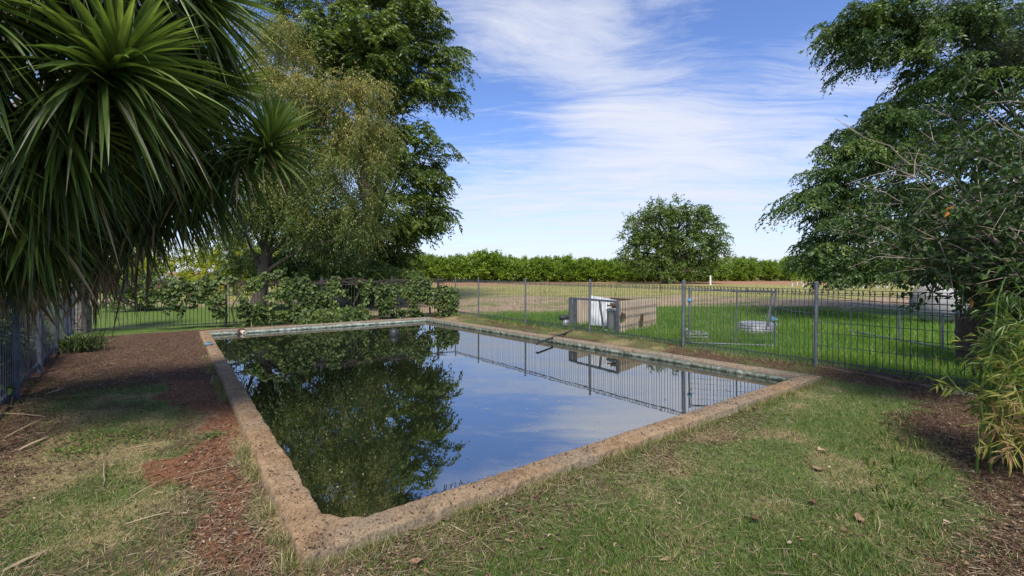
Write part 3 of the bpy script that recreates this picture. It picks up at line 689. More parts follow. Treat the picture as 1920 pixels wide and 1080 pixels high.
# suction pipe
p0 = at(1008, 643, 9.25); p1 = F0+fx*1.25+bx_*.05+z3*.10
mb = MB().tube([p0+(p0-p1)*.015-z3*.02, p0, p0*.5+p1*.5-z3*.02, p1], .022, 8)
tag(mb.build('suction_pipe', M['black'], smooth=True, loc=p0), 'black suction pipe running from the pool over the coping to the pump shelter', 'pipe')
# galvanised tub
tb = gnd(1418, 622); tb[2] = 0
tub = thing('stock_tub', tb, 'round galvanised tub upside down in the grass under the leaning gate', 'tub')
prf = [(.43, 0)]
for h in (.06, .12, .18): prf += [(.43-h*.2, h-.012), (.442-h*.2, h), (.43-h*.2, h+.012)]
prf += [(.385, .225), (.36, .235), (.33, .225), (.001, .24)]
MB().lathe(tb, prf, 28).build('tub_shell', M['galv'], tub)
MB().lathe(tb, [(.432, .0), (.452, .0), (.452, .022), (.432, .022)], 28).build('rim', M['galv'], tub)
# slatted crate
cb = gnd(1302, 640); cb[2] = 0
cr = thing('slatted_crate', cb, 'pale green slatted crate sunk in grass just behind a fence post', 'crate')
ang = math.atan2(FD[1], FD[0])+.9
for h in (.045, .115, .185):
    for d in (-.15, 0.15): MB().box(cb+np.array([-math.sin(ang), math.cos(ang), 0])*d+z3*h, (.46, .03, .045), ang).build('slat', M['palegreen'], cr)
for a_ in (-.2, 0, .2): MB().box(cb+np.array([math.cos(ang), math.sin(ang), 0])*a_+z3*.11, (.03, .265, .2), ang).build('rib', M['palegreen'], cr)
MB().lathe(cb+[-.16, 0, .21], [(.001, 0), (.05, 0), (.055, .03), (.04, .065), (.001, .08)], 12).build('knob', M['palegreen'], cr, smooth=True)
# timber edging along fence bottom and log
def plank(name, a, b, w_, h_, mat, label, cat):
    n = 30; f = np.linspace(0, 1, n); P = a+(b-a)*f[:, None]; sd = nrm(np.cross(b-a, z3))
    wob = (fbm(f*6, f*0+a[0], 91, 3)-.5)*.05
    sec = [(-w_/2, 0), (-w_/2, h_*.9), (-w_*.3, h_), (w_*.3, h_), (w_/2, h_*.85), (w_/2, 0)]
    V = np.stack([P+sd*(x+wob*.6)[:, None] + z3*(y_+(wob+(rng.random(n)-.5)*.012)*(y_ > 0))[:, None] for x, y_ in [(np.full(n, s_[0]), np.full(n, s_[1]-.02)) for s_ in sec]], 1)
    k = len(sec); i_ = np.arange(n-1)[:, None]*k; j_ = np.arange(k-1)[None]
    F = np.stack([i_+j_, i_+j_+1, i_+k+j_+1, i_+k+j_], -1).reshape(-1, 4)
    o = mesh_np(name, V.reshape(-1, 3), F, mat, loc=(a+b)/2); return tag(o, label, cat)
plank('timber_edging', gnd(1541, 693)+[0, 0, 0], gnd(1760, 735), .09, .075, M['oldtimber'], 'dark decayed timber edging along the foot of the right fence', 'timber')
plank('timber_edging', gnd(1755, 722), gnd(1850, 742), .08, .05, M['oldtimber'], 'short broken dark board behind the grey log at the fence foot', 'timber')
lg0, lg1 = gnd(1772, 738)+[0, 0, .03], gnd(1838, 751)+[0, 0, .03]
mb = MB(); f = np.linspace(0, 1, 8)[:, None]; mb.tube(lg0+(lg1-lg0)*f+rng.normal(size=(8, 3))*.004, .042*(1+.12*rng.random(8)), 9, jag=.15)
tag(mb.build('log', M['greylog'], loc=lg0), 'short grey weathered log lying at the end of the timber edging', 'log')
plank('rusty_strip', gnd(981, 621), gnd(1008, 626), .06, .05, M['rust'], 'dark scrap strip lying on the dirt beside the mesh fence', 'scrap')
# rusty strut post in the far corner
rp = gnd(806, 592.5); rp[2] = 0
cpst = thing('corner_strut', rp, 'brown rusty strut post with a diagonal brace at the far fence corner', 'post')
MB().tube([rp+[0, 0, -.1], rp+[0, 0, 1.02]], .032, 8).build('upright', M['rust'], cpst)
MB().tube([rp+[.1, -.05, 1.0], rp+[-.5, -.2, .35], rp+[-1.0, -.4, .05]], .011, 6).build('brace', M['rust'], cpst)
MB().tube([rp+[.05, -.1, 1.12], rp+[-.4, -.3, 1.14], rp+[-.9, -.5, 1.15]], .012, 6).build('rail', M['post'], cpst)

# ------------------------------------------------------------------ trees
def sprays(blobs, n_cl, twigs, lv, tl_, leaf, lw, droop=.5, out=.8, kind='rhomb', cl_sp=.35, tone_fn=None, center=None, zmin=None, surf=.55, up=0.0, hang=0.2):
    """blobs: (centre xyz, radii xyz). Leaves grow along drooping twigs that fan out of many small clumps."""
    vol = np.array([r[0]*r[1]*r[2] for _, r in blobs])**.72; pr = vol/vol.sum()
    bi = rng.choice(len(blobs), n_cl, p=pr)
    d = rdir(n_cl); rad = rng.random(n_cl)**surf
    bc = np.array([b[0] for b in blobs]); br = np.array([b[1] for b in blobs])
    C = bc[bi]+d*rad[:, None]*br[bi]
    cen = bc.mean(0) if center is None else np.asarray(center)
    outd = nrm(nrm(C-bc[bi])+.6*nrm(C-cen)*np.array([1, 1, .4]))
    n = n_cl*twigs; ci = np.repeat(np.arange(n_cl), twigs)
    D = nrm(outd[ci]*out+rdir(n)*.75+np.array([0, 0, up]))
    base = C[ci]+rng.normal(size=(n, 3))*cl_sp*tl_*.6-D*tl_*.3
    tlen = tl_*rng.uniform(.55, 1.35, n)
    ctone = rng.normal(size=n_cl)*.13; ttone = rng.normal(size=n)*.08
    m = n*lv; ti = np.repeat(np.arange(n), lv); tt = np.tile(np.linspace(.08, 1, lv), n)+rng.normal(size=m)*.03
    P = base[ti]+D[ti]*(tlen[ti]*tt)[:, None]; P[:, 2] -= droop*tlen[ti]*tt**2
    tan = D[ti].copy(); tan[:, 2] -= 2*droop*tt; tan = nrm(tan)
    side = nrm(np.cross(tan, rdir(m)+np.array([0, 0, 1.2])))*np.where(np.arange(m) % 2, 1, -1)[:, None]
    LD_ = nrm(tan*.75+side*.8+rdir(m)*.35+np.array([0, 0, -hang]))
    NN = rdir(m)*1.0+np.array([0, 0, .55])
    tone = .45+ctone[ci][ti]+ttone[ti]+rng.normal(size=m)*.13
    if tone_fn is not None: tone = tone+tone_fn(P)
    if zmin is not None:
        k = P[:, 2] > zmin; P, LD_, NN, tone = P[k], LD_[k], NN[k], tone[k]; m = len(P)
    return leaves(P, LD_, NN, leaf*rng.uniform(.6, 1.3, m), lw*rng.uniform(.7, 1.3, m), kind, tone=np.clip(tone, 0, 1)), C
def boughs(blobs, n_b, axis, blen, n_tw, tl_, lv, leaf, lw, droop=.35, rise=.25, hang=.5, zmin=None, surf=.5, spread=.8, tone0=.45, hr=0.6):
    """feathery boughs: each one runs outward from the trunk to a tip inside a blob and carries drooping side twigs set with leaflets"""
    vol = np.array([r[0]*r[1]*r[2] for _, r in blobs])**.66; pr = vol/vol.sum()
    bi = rng.choice(len(blobs), n_b, p=pr)
    bc = np.array([b[0] for b in blobs]); br = np.array([b[1] for b in blobs])
    C = bc[bi]+rdir(n_b)*(rng.random(n_b)**surf)[:, None]*br[bi]
    ax = np.asarray(axis, float); od = C-ax; od[:, 2] *= .15
    od = nrm(od); od = nrm(od+rng.normal(size=(n_b, 3))*np.array([hr, hr, .3])+np.array([0, 0, rise]))
    bl = blen*rng.uniform(.6, 1.25, n_b)
    st0 = C-od*bl[:, None]*.75
    n = n_b*n_tw; k = np.repeat(np.arange(n_b), n_tw); f = np.tile(np.linspace(.12, 1, n_tw), n_b)+rng.normal(size=n)*.02
    base = st0[k]+od[k]*(bl[k]*f)[:, None]; base[:, 2] -= droop*bl[k]*f**2
    tan = od[k].copy(); tan[:, 2] -= 2*droop*f; tan = nrm(tan)
    sd = nrm(np.cross(od, np.array([0, 0, 1.])+rng.normal(size=(n_b, 3))*.55))[k]*np.where(np.arange(n) % 2, 1, -1)[:, None]
    D = nrm(tan*.75+sd*spread*(1.15-.6*f)[:, None]+rng.normal(size=(n, 3))*.22)
    tlen = tl_*(1.1-.6*np.abs(f-.35))*rng.uniform(.6, 1.25, n)
    bt = rng.normal(size=n_b)*.15; tw = rng.normal(size=n)*.07
    m = n*lv; ti = np.repeat(np.arange(n), lv); tt = np.tile(np.linspace(.06, 1, lv), n)+rng.normal(size=m)*.02
    P = base[ti]+D[ti]*(tlen[ti]*tt)[:, None]; P[:, 2] -= hang*tlen[ti]*tt**2
    tn = D[ti].copy(); tn[:, 2] -= 2*hang*tt; tn = nrm(tn)
    side = nrm(np.cross(tn, rdir(m)*.5+np.array([0, 0, 1.])))*np.where(np.arange(m) % 2, 1, -1)[:, None]
    LDv = nrm(tn*.8+side*.75+rdir(m)*.25+np.array([0, 0, -.15]))
    NN = rdir(m)*.8+np.array([0, -.35, .6])
    tone = tone0+bt[k][ti]+tw[ti]+rng.normal(size=m)*.11+.10*tt
    if zmin is not None:
        q_ = P[:, 2] > zmin+rng.normal(size=m)*.04+(fbm(P[:, 0]*1.6, P[:, 1]*1.6, 211, 3)-.5)*.9; P, LDv, NN, tone = P[q_], LDv[q_], NN[q_], tone[q_]; m = len(P)
    return leaves(P, LDv, NN, leaf*rng.uniform(.6, 1.3, m), lw*rng.uniform(.7, 1.3, m), 'rhomb', tone=np.clip(tone, 0, 1)), st0
def pblobs(lst, Y, depth, rs=1.0):
    o = []
    for px, py, rx, ry, *dy in lst:
        yy = Y+(dy[0] if dy else 0); k = yy/FPX
        o.append((at(px, py, yy), np.array([rx*k*rs, depth*rs if not (len(dy) > 1) else dy[1], ry*k*rs])))
    return o
def limbs(base, top, targets, r0, bark_tone=.5, n=8, kick=.35):
    mb = MB(); base = np.array(base, float); top = np.array(top, float)
    tr = bez(base, (base+top)/2+rng.normal(size=3)*np.array([.25, .25, 0]), top, 12)
    mb.tube(tr, np.linspace(r0, r0*.35, 12)*np.where(np.arange(12) == 0, 1.35, 1), 10, jag=.15)
    for t_ in targets:
        t_ = np.asarray(t_); L_ = np.linalg.norm(t_-base)
        f = np.clip((t_[2]-base[2])/(top[2]-base[2]+1e-6)*.72-.05, .12, .92)
        st = tr[int(f*11)]
        mid = (st+t_)/2+np.array([0, 0, np.linalg.norm(t_-st)*.15])+rng.normal(size=3)*.15*kick
        r_ = r0*(.42-.22*f)
        mb.tube(bez(st, mid, t_, n), np.linspace(r_, r_*.12, n), 6, jag=.1, cap=False)
    return mb
def tree(name, label, cat, base, top, blobs, r0, bark, leafmat, spr, n_limb=30, extra_t=None, group=None):
    t = thing(name, base, label, cat, group)
    (V, F, T), C = spr
    tg = C[rng.choice(len(C), min(n_limb, len(C)), replace=False)]
    limbs(base, top, tg, r0).build('trunk', bark, t, smooth=True)
    mesh_np('crown', V, F, leafmat, t, T)
    return t
# tall dark evergreen behind the back fence
YT = 22.0
tb_ = pblobs([(660, -270, 150, 100), (640, -180, 190, 110, 1), (740, -140, 110, 70), (650, -40, 190, 90, 1.5), (775, -30, 70, 45), (740, 40, 100, 50), (800, 85, 62, 28), (845, 105, 30, 14), (700, 110, 120, 60, .5), (790, 140, 65, 30), (840,165,26,10),
     (600, 110, 110, 90, 2), (690, 50, 80, 50, -1.4), (610, 40, 90, 50, -1), (720, 120, 60, 40, -1.2), (735, 180, 60, 26), (700, 250, 90, 45, 1), (775, 245, 62, 22), (825, 260, 22, 12), (770, 290, 62, 26), (812, 325, 30, 14), (755, 345, 78, 34), (815, 375, 34, 14), (795, 405, 50, 20), (740, 405, 75, 28), (700, 440, 80, 30), (650, 400, 60, 34, 1),
     (620, 240, 90, 50, 2), (540, 330, 70, 60, 2.5), (690, 480, 70, 26), (745, 455, 45, 18), (700, 520, 60, 26, -1), (740, 505, 36, 16, -1), (640, 495, 60, 30, .5), (590, 470, 60, 26, 1), (670, 512, 60, 14, -1), (560, 420, 60, 36, 1), (610, 492, 60, 18, -3.2), (680, 500, 55, 20, -3.6), (730, 498, 32, 18, -4), (545, 478, 55, 22, -2.6), (480, 480, 40, 18, -2.4)], YT, 2.0)
sp = boughs(tb_, 800, (-8.4, 22.8, 5), 2.3, 28, .75, 15, .17, .068, droop=.22, rise=.3, hang=.55, zmin=.3)
tree('evergreen_tree', 'tall dark feathery evergreen tree rising out of the picture behind the vine', 'tree', (-6.6, 22.4, 0), (-8.2, 22.8, 17), tb_, .4, M['bark'], M['tall'], sp, 34)
# olive-yellow drooping tree in front of it
YO = 16.5
ob = pblobs([(495, 50, 60, 40, .8), (540, 90, 55, 45, .5), (500, 150, 60, 50), (560, 170, 55, 40), (650, 165, 70, 32), (700, 170, 40, 22), (600, 220, 85, 50), (690, 240, 50, 40), (560, 290, 80, 50), (660, 300, 70, 45), (715, 320, 28, 30), (600, 370, 85, 40), (690, 385, 45, 40), (520, 360, 60, 50), (470, 300, 60, 60),
     (430, 370, 60, 36), (500, 405, 70, 30), (590, 420, 70, 30), (660, 430, 50, 32), (440, 415, 50, 24, -.5)], YO, 1.3)
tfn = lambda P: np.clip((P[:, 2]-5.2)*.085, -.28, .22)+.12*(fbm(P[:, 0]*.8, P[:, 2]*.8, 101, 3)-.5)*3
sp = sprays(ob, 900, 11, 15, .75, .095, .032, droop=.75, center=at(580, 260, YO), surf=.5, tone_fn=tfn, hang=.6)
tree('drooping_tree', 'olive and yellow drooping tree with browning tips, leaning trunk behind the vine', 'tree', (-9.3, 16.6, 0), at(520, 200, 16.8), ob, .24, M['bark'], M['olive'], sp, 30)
# lone round tree in paddock
YL = 55.
lb = pblobs([(1200, 425, 38, 26), (1230, 400, 36, 22), (1258, 388, 34, 18), (1295, 402, 36, 22), (1325, 400, 22, 18), (1335, 440, 26, 26), (1258, 430, 60, 34), (1185, 455, 26, 20), (1220, 465, 42, 24), (1300, 455, 46, 28), (1345, 475, 16, 18), (1258, 480, 60, 18), (1180, 478, 18, 10), (1325, 488, 26, 14), (1205, 492, 34, 12), (1290, 505, 44, 12), (1235, 508, 34, 10)], YL, 2.2)
sp = sprays(lb, 500, 9, 8, 1.05, .29, .13, droop=.3, center=at(1258, 450, YL), surf=.36, hang=.3)
tree('paddock_tree', 'lone round leafy tree standing in the paddock before the orchard rows', 'tree', gnd(1252, 532), at(1262, 400, YL), lb, .62, M['bark'], M['lone'], sp, 55)
# big right-hand tree
YR = 13.5
rb = pblobs([(1640, 15, 75, 40), (1585, 30, 42, 22), (1575, 80, 30, 22), (1600, 60, 40, 26), (1580, 110, 16, 12), (1700, 60, 80, 55), (1760, 120, 80, 34), (1860, 120, 100, 50, 1), (1790, 20, 120, 60), (1780, -100, 200, 80, 1), (1900, 60, 120, 90, 1), (1690, 180, 60, 32), (1650, 205, 45, 24), (1610, 235, 36, 16), (1590, 265, 40, 18), (1640, 270, 80, 36),
    (1560, 300, 45, 20), (1530, 335, 36, 14), (1500, 360, 30, 10), (1480, 368, 14, 6), (1580, 345, 60, 30), (1540, 390, 46, 20), (1590, 410, 50, 26), (1530, 440, 36, 14), (1510, 460, 24, 10), (1560, 465, 42, 20), (1550, 500, 26, 16), (1560, 515, 14, 10), (1600, 480, 36, 20), (1625, 505, 22, 16), (1640, 440, 40, 40),
    (1720, 260, 90, 70, .5), (1700, 380, 100, 70, .8), (1830, 220, 120, 110, 1.5), (1830, 400, 120, 100, 1.5), (1700, 462, 70, 26, 1), (1780, 470, 80, 34, 1)], YR, 1.1)
sp = boughs(rb, 640, (17.5, 15., 3), 1.5, 26, .48, 15, .10, .042, droop=.3, rise=.22, hang=.7, zmin=1.15)
t = tree('weeping_tree', 'large deep green weeping tree filling the upper right, branches hanging over the fence', 'tree', (19.5, 15.5, 0), (18.8, 15.5, 8), rb, .2, M['bark'], M['righttree'], sp, 18)
nb_ = pblobs([(1850, 40, 60, 40, 2), (1800, 30, 45, 35, 2), (1880, 100, 60, 30, 2)], 11.5, .8)
(V, F, T), C = sprays(nb_, 90, 14, 12, .5, .16, .008, droop=.15, surf=.5, hang=.1)
tn = thing('pine_bough', (19.0, 14.6, 0), 'dull grey-green needle-leaved tree in the top right corner', 'tree')
limbs((19.0, 14.6, 0), (18.5, 14.4, 8), C[:12], .2).build('trunk', M['bark'], tn); mesh_np('crown', V, F, M['needle'], tn, T)

# citrus orchard
def citrus(seed):
    bl = [(np.array([0, 0, 1.6]), np.array([1.25, 1.25, 1.35])), (np.array([.5, .2, 1.0]), np.array([1.1, 1.0, .9])), (np.array([-.5, -.2, 1.1]), np.array([1.0, 1.1, 1.0])), (np.array([.1, -.3, 2.5]), np.array([.7, .7, .6])), (np.array([rng.normal()*.4, rng.normal()*.4, 2.6]), np.array([.5, .5, .55]))]
    sp = sprays(bl, 130, 7, 7, .5, .21, .11, droop=.05, out=1.0, surf=.3, up=.35, zmin=.12, hang=-.1, center=(0, 0, 1.3))
    t = thing('citrus_tree', (0, 0, 0), 'x', 'citrus tree')
    limbs((0, 0, 0), (0, 0, 1.8), sp[1][:8], .1).build('trunk', M['bark'], t)
    mesh_np('crown', sp[0][0], sp[0][1], M['citrus'], t, sp[0][2]); return t
protos = [citrus(i) for i in range(4)]; used = [False]*4; cnt = 0
def put_citrus(x, y, sc, label, group):
    global cnt
    k = cnt % 4; cnt += 1
    o = protos[k] if not used[k] else copy_tree(protos[k]); used[k] = True
    o.location = (x, y, 0); o.rotation_euler = (0, 0, rng.random()*6.28); s_ = sc*rng.uniform(.86, 1.12)
    o.scale = (s_*rng.uniform(.95, 1.1), s_*rng.uniform(.95, 1.1), s_); o['label'] = label; o['group'] = group
for r_ in range(3):
    for i_ in range(28):
        px = 690+i_*23.5+r_*9; Yv = 61+r_*5.5+i_*.15
        put_citrus((px-CX)/FPX*Yv, Yv+rng.normal()*.15, 1.13-.006*i_+rng.normal()*.05, ['citrus tree in the dense front orchard row left of the lone tree', 'citrus tree in the second orchard row left of the lone tree', 'citrus tree in the third orchard row left of the lone tree'][r_], 'citrus trees left of the lone tree')
for r_ in range(3):
    for i_ in range(17):
        px = 1345+i_*34+r_*13+rng.normal()*3; Yv = 70+r_*6
        put_citrus((px-CX)/FPX*Yv, Yv+rng.normal()*.3, .95+.1*r_, ['separate bushy citrus tree in the front row right of the lone tree', 'citrus tree in the second row right of the lone tree', 'citrus tree in the back row right of the lone tree'][r_], 'citrus trees right of the lone tree')
# hedge shrubs at left behind the back fence
def blob_bush(name, px, py_base, Y, w_, h_, mat, label, ncl=160, leaf=.16, lw=.08, **kw):
    c = at(px, 509, Y); c[2] = 0
    bl = [(c+np.array([rng.normal()*w_*.25, rng.normal()*.3, h_*f]), np.array([w_*g, 1.0, h_*.33])) for f, g in ((.3, .55), (.5, .5), (.7, .4), (.55, .45), (.78, .25))]
    sp = sprays(bl, ncl, 8, 8, .45, leaf, lw, droop=.2, surf=.4, zmin=.05, up=.2, **kw)
    t = thing(name, c, label, 'shrub'); limbs(c, c+[0, 0, h_*.6], sp[1][:12], .06).build('stem', M['bark'], t); mesh_np('foliage', *sp[0][:2], mat, t, sp[0][2]); return t
for px, Y, w_, h_, lab in ((245, 33, 3.2, 3.2, 'rounded lime green shrub behind the fence below the spiky leaf tips'), (350, 31, 3.2, 3.5, 'tall lime green shrub directly behind the silver spiky plant'), (440, 29, 3.0, 4.0, 'yellow-leaved shrub behind the leaning tree trunk'), (520, 30, 3.0, 3.9, 'yellow-green shrub between the leaning trunk and the evergreen'), (600, 33, 3.2, 3.6, 'lime green shrub under the drooping tree, beside the evergreen'), (150, 34, 3.2, 2.8, 'shaded green shrub at far left beyond the fence corner')):
    blob_bush('lime_shrub', px, 0, Y, w_, h_, M['hedge'], lab, tone_fn=lambda P: .1+0*P[:, 0])
blob_bush('low_shrub', 265, 0, 17.5, 1.5, 1.4, M['citrus'], 'low dark green shrub behind the bar fence left of the vine', 90, .12, .07, tone_fn=lambda P: -.2+0*P[:, 0])
def shade_bush(c, label):  # added foliage that darkens the gap seen through the slat fence
    bl = [(np.array(c)+[0, 0, .5], np.array([.7, .6, .5])), (np.array(c)+[-.4, .5, .75], np.array([.6, .6, .45]))]
    sp = sprays(bl, 120, 9, 10, .4, .11, .05, droop=.4, surf=.4, zmin=.02)
    t = thing('shade_shrub', c, label, 'shrub'); limbs(c, np.array(c)+[0, 0, .8], sp[1][:12], .05).build('stem', M['bark'], t); mesh_np('foliage', *sp[0][:2], M['shrub'], t, np.clip(sp[0][2]-.1, 0, .9))
shade_bush((-6.7, 4.9, 0), 'added dark shrub for the shade behind the slat fence at the left edge of the picture')
shade_bush((-8.0, 6.6, 0), 'added dark shrub for the shade behind the middle of the slat fence')
shade_bush((-9.6, 8.3, 0), 'added dark shrub for the shade behind the slat fence near its far corner')
# silver spiky plant
def strap_leaves(P, D, L, W, g, segs=5, fold=.25, tone=None, taper=.75):
    n = len(P); D = nrm(D); t = np.linspace(0, 1, segs+1)
    L = np.broadcast_to(L, (n,)); W = np.broadcast_to(W, (n,)); g = np.broadcast_to(g, (n,))
    C = P[:, None]+D[:, None]*(L[:, None]*t)[..., None]; C[..., 2] -= (g*L)[:, None]*t**2
    T = nrm(np.gradient(C, axis=1)); S = nrm(np.cross(T, np.array([0, 0, 1.])+rng.normal(size=(n, 1, 3))*.25)); Nn = np.cross(S, T)
    wp = np.array([.55+.45*min(1, x*5) if x < .2 else (1-((x-.2)/.8)**2.0)*1.0 for x in t]); wp[-1] = .02
    hw = (W[:, None]*wp)[..., None]*.5
    V = np.stack([C+S*hw+Nn*hw*fold*2, C, C-S*hw+Nn*hw*fold*2], 2)
    k = (segs+1)*3; f = []
    for a in range(segs):
        for b in (0, 1): f.append([a*3+b, a*3+b+1, a*3+b+4, a*3+b+3])
    F = (np.arange(n)[:, None, None]*k+np.array(f)[None]).reshape(-1, 4)
    return V.reshape(-1, 3), F, np.repeat(tone if tone is not None else rng.random(n), k)
sv = at(308, 509, 23); sv[2] = 0
n = 130; D = nrm(rdir(n)*np.array([1, 1, .4])+np.array([0, 0, .55]))
V, F, T = strap_leaves(np.repeat((sv+[0, 0, .9])[None], n, 0), D, rng.uniform(.5, .85, n), .09, .25)
st_ = thing('silver_plant', sv, 'silvery spiky-leaved plant on a short stem beyond the bar fence', 'plant')
mesh_np('foliage', V, F, M['silver'], st_, T); MB().tube([sv, sv+[0, 0, .9]], [.12, .08], 8).build('stem', M['bark'], st_)
# strappy clump by the left fence
ck = gnd(152, 657); n = 260
P = ck+rng.normal(size=(n, 3))*np.array([.13, .13, 0]); D = nrm(rdir(n)*np.array([1, 1, 0])*.8+np.array([0, 0, 1.]))
V, F, T = strap_leaves(P, D, rng.uniform(.45, .85, n), .018, rng.uniform(.3, .9, n), tone=rng.random(n)*.7)
tag(mesh_np('strappy_plant', V, F, M['yucca'], tone=T, loc=ck), 'dark strappy grass-like clump at the foot of the left fence', 'plant')

# ------------------------------------------------------------------ giant yucca, left
yc = thing('giant_yucca', (-6.6, 4.4, 0), 'huge many-headed yucca with sword leaves leaning over the left fence', 'yucca')
TB, TM = np.array([-6.6, 4.4, -.1]), np.array([-5.6, 4.3, 1.9])
stems = []   # (path control points, head axis, leaf length, leaf width, number of head leaves)
def stem(mid, head, axis, L, W, n, skirt=150, sk=1.3): stems.append((np.asarray(mid, float), np.asarray(head, float), nrm(np.array(axis, float)), L, W, int(n*1.15), int(skirt*1.35), sk))
stem(at(60, 200, 4.2), at(238, 105, 3.5), (.6, .12, .78), .82, .066, 170, 200, 1.3)
stem(at(250, 420, 5.4), at(512, 250, 4.8), (.25, .02, .95), .62, .05, 150, 330, 1.9)
stem(at(200, 60, 5.0), at(400, -10, 4.3), (.8, .1, .4), .75, .055, 130, 180, 1.2)
stem(at(-200, 100, 3.6), at(-50, -20, 2.9), (.5, .2, .5), .72, .06, 100, 170, 1.0)
stem(at(150, 260, 5.0), at(330, 215, 4.5), (.8, -.25, .25), .75, .055, 150, 220, 1.3)
stem(at(0, 300, 4.4), at(140, 240, 3.7), (.7, .1, -.1), .72, .05, 110, 300, 1.2)
stem(at(-250, 250, 3.8), at(-70, 260, 3.3), (.6, .1, .1), .65, .06, 80, 230, 1.2)
stem(at(100, -150, 4.3), at(260, -120, 3.6), (.4, -.3, .8), .8, .06, 110, 160, 1.2)
stem(at(0, -200, 4.0), at(120, -130, 3.3), (.4, .2, .8), .8, .06, 110, 160, 1.2)
stem(at(200, 0, 5.6), at(345, 110, 5.0), (.7, -.1, .3), .72, .055, 110, 200, 1.3)
stem(at(200, 250, 5.7), at(425, 160, 5.3), (.85, -.15, .15), .72, .055, 100, 260, 1.5)
stem(at(60, 420, 5.6), at(230, 350, 5.0), (.6, -.4, .0), .7, .055, 100, 320, 1.5)
stem(at(-60, 420, 4.6), at(60, 410, 4.0), (.3, -.5, -.2), .65, .055, 70, 260, 1.3)
tmb = MB(); tmb.tube(bez(TB, (TB+TM)/2+[.1, 0, 0], TM, 8), np.linspace(.38, .2, 8), 12, jag=.2)
dead = []
for mid, head, ax, L, W, nh, nsk, skl in stems:
    path = bez(TM, mid, head, 14); tmb.tube(path, np.linspace(.15, .05, 14), 8, jag=.2, cap=False)
    # head
    u_ = nrm(np.cross(ax, [0.1, .3, 1])); v_ = np.cross(ax, u_)
    f = (np.arange(nh)+.5)/nh; th = (.08+1.75*f**.8)+rng.normal(size=nh)*.06; ph = np.arange(nh)*2.39996+rng.normal(size=nh)*.1
    D = np.cos(th)[:, None]*ax+np.sin(th)[:, None]*(np.cos(ph)[:, None]*u_+np.sin(ph)[:, None]*v_)
    P = head-ax*(f*.28)[:, None]+D*.03
    V, F, T = strap_leaves(P, D, L*(.55+.5*np.sin(np.clip(f*2.2+.35, 0, math.pi)))*rng.uniform(.85, 1.1, nh), W*.78*rng.uniform(.7, 1.15, nh), .10+.28*f+.25*(rng.random(nh) < .12), 6, tone=np.clip(.95-.55*f+rng.normal(size=nh)*.12, 0, .95))
    VF = [(V, F, T)]
    # skirt of older drooping leaves along the stem
    cum = np.concatenate([[0], np.cumsum(np.linalg.norm(np.diff(path, axis=0), axis=1))]); tot = cum[-1]
    dist = rng.uniform(.18, min(skl, tot-.05), nsk)
    P = np.stack([np.interp(tot-dist, cum, path[:, c_]) for c_ in range(3)], -1)
    ph = rng.random(nsk)*6.283
    tang = nrm(head-mid)
    dn = dist/skl
    D = nrm(np.stack([np.cos(ph), np.sin(ph), -.15-1.1*dn+rng.normal(size=nsk)*.25], -1)+tang*(.55*(1-dn))[:, None])
    V, F, T = strap_leaves(P, D, L*rng.uniform(.75, 1.1, nsk), W*.8*rng.uniform(.7, 1.2, nsk), .35+.55*rng.random(nsk), 6, tone=np.where(rng.random(nsk) < .05, 1., np.clip(.42-.2*dn+rng.normal(size=nsk)*.17, 0, .95)))
    VF.append((V, F, T))
    o_ = 0; Vs, Fs, Ts = [], [], []
    for V, F, T in VF: Vs.append(V); Fs.append(F+o_); Ts.append(T); o_ += len(V)
    mesh_np('leaf_rosette', np.concatenate(Vs), np.concatenate(Fs), M['yucca'], yc, np.concatenate(Ts))
    nd = 9; dist = rng.uniform(min(skl*.6, tot*.6), min(skl*1.5, tot*.95), nd)
    P = np.stack([np.interp(tot-dist, cum, path[:, c_]) for c_ in range(3)], -1)
    dead.append((P, nrm(np.stack([rng.normal(size=nd)*.35, rng.normal(size=nd)*.35, -np.ones(nd)], -1)), np.full(nd, L*.55)))
tmb.build('trunk', M['yucca_bark'], yc)
# dead skirt over the left fence
n = 420
P = np.stack([rng.uniform(-6.3, -4.55, n), rng.uniform(4.2, 5.9, n), rng.uniform(1.45, 2.2, n)], -1); dead.append((P, nrm(np.stack([rng.normal(size=n)*.3+.1, rng.normal(size=n)*.3, -np.ones(n)], -1)), np.full(n, .75)))
P = np.concatenate([d[0] for d in dead]); D = np.concatenate([d[1] for d in dead]); Ld = np.concatenate([d[2] for d in dead])
V, F, T = strap_leaves(P, D, Ld*rng.uniform(.6, 1.1, len(P)), .032*rng.uniform(.6, 1.3, len(P)), rng.uniform(-.1, .3, len(P)), 6, fold=.45)
mesh_np('dead_leaf_skirt', V, F, M['deadleaf'], yc, T)['kind'] = 'stuff'
# second yucca trunk by the fence corner
y2 = np.array([-10.75, 11.3, 0])
yt = thing('yucca', y2, 'mottled grey yucca trunk standing at the back fence corner', 'yucca')
MB().tube([y2+[0, 0, -.1], y2+[.05, 0, .6], y2+[-.05, 0, 1.3], y2+[.1, 0, 2.2], y2+[.4, 0, 3.2]], [.24, .19, .17, .16, .13], 14, jag=.2).build('trunk', M['yucca_bark'], yt)
n = 320; ph = rng.random(n)*6.283; f = rng.random(n)
P = y2+np.array([.4, 0, 3.3])-np.stack([0*f, 0*f, f*1.5], -1); D = nrm(np.stack([np.cos(ph), np.sin(ph), .8-2.2*f], -1))
V, F, T = strap_leaves(P, D, rng.uniform(.6, .95, n), .05, .4, 6, tone=np.clip(.5-.3*f+rng.normal(size=n)*.1, 0, 1)); mesh_np('leaf_rosette', V, F, M['yucca'], yt, T)

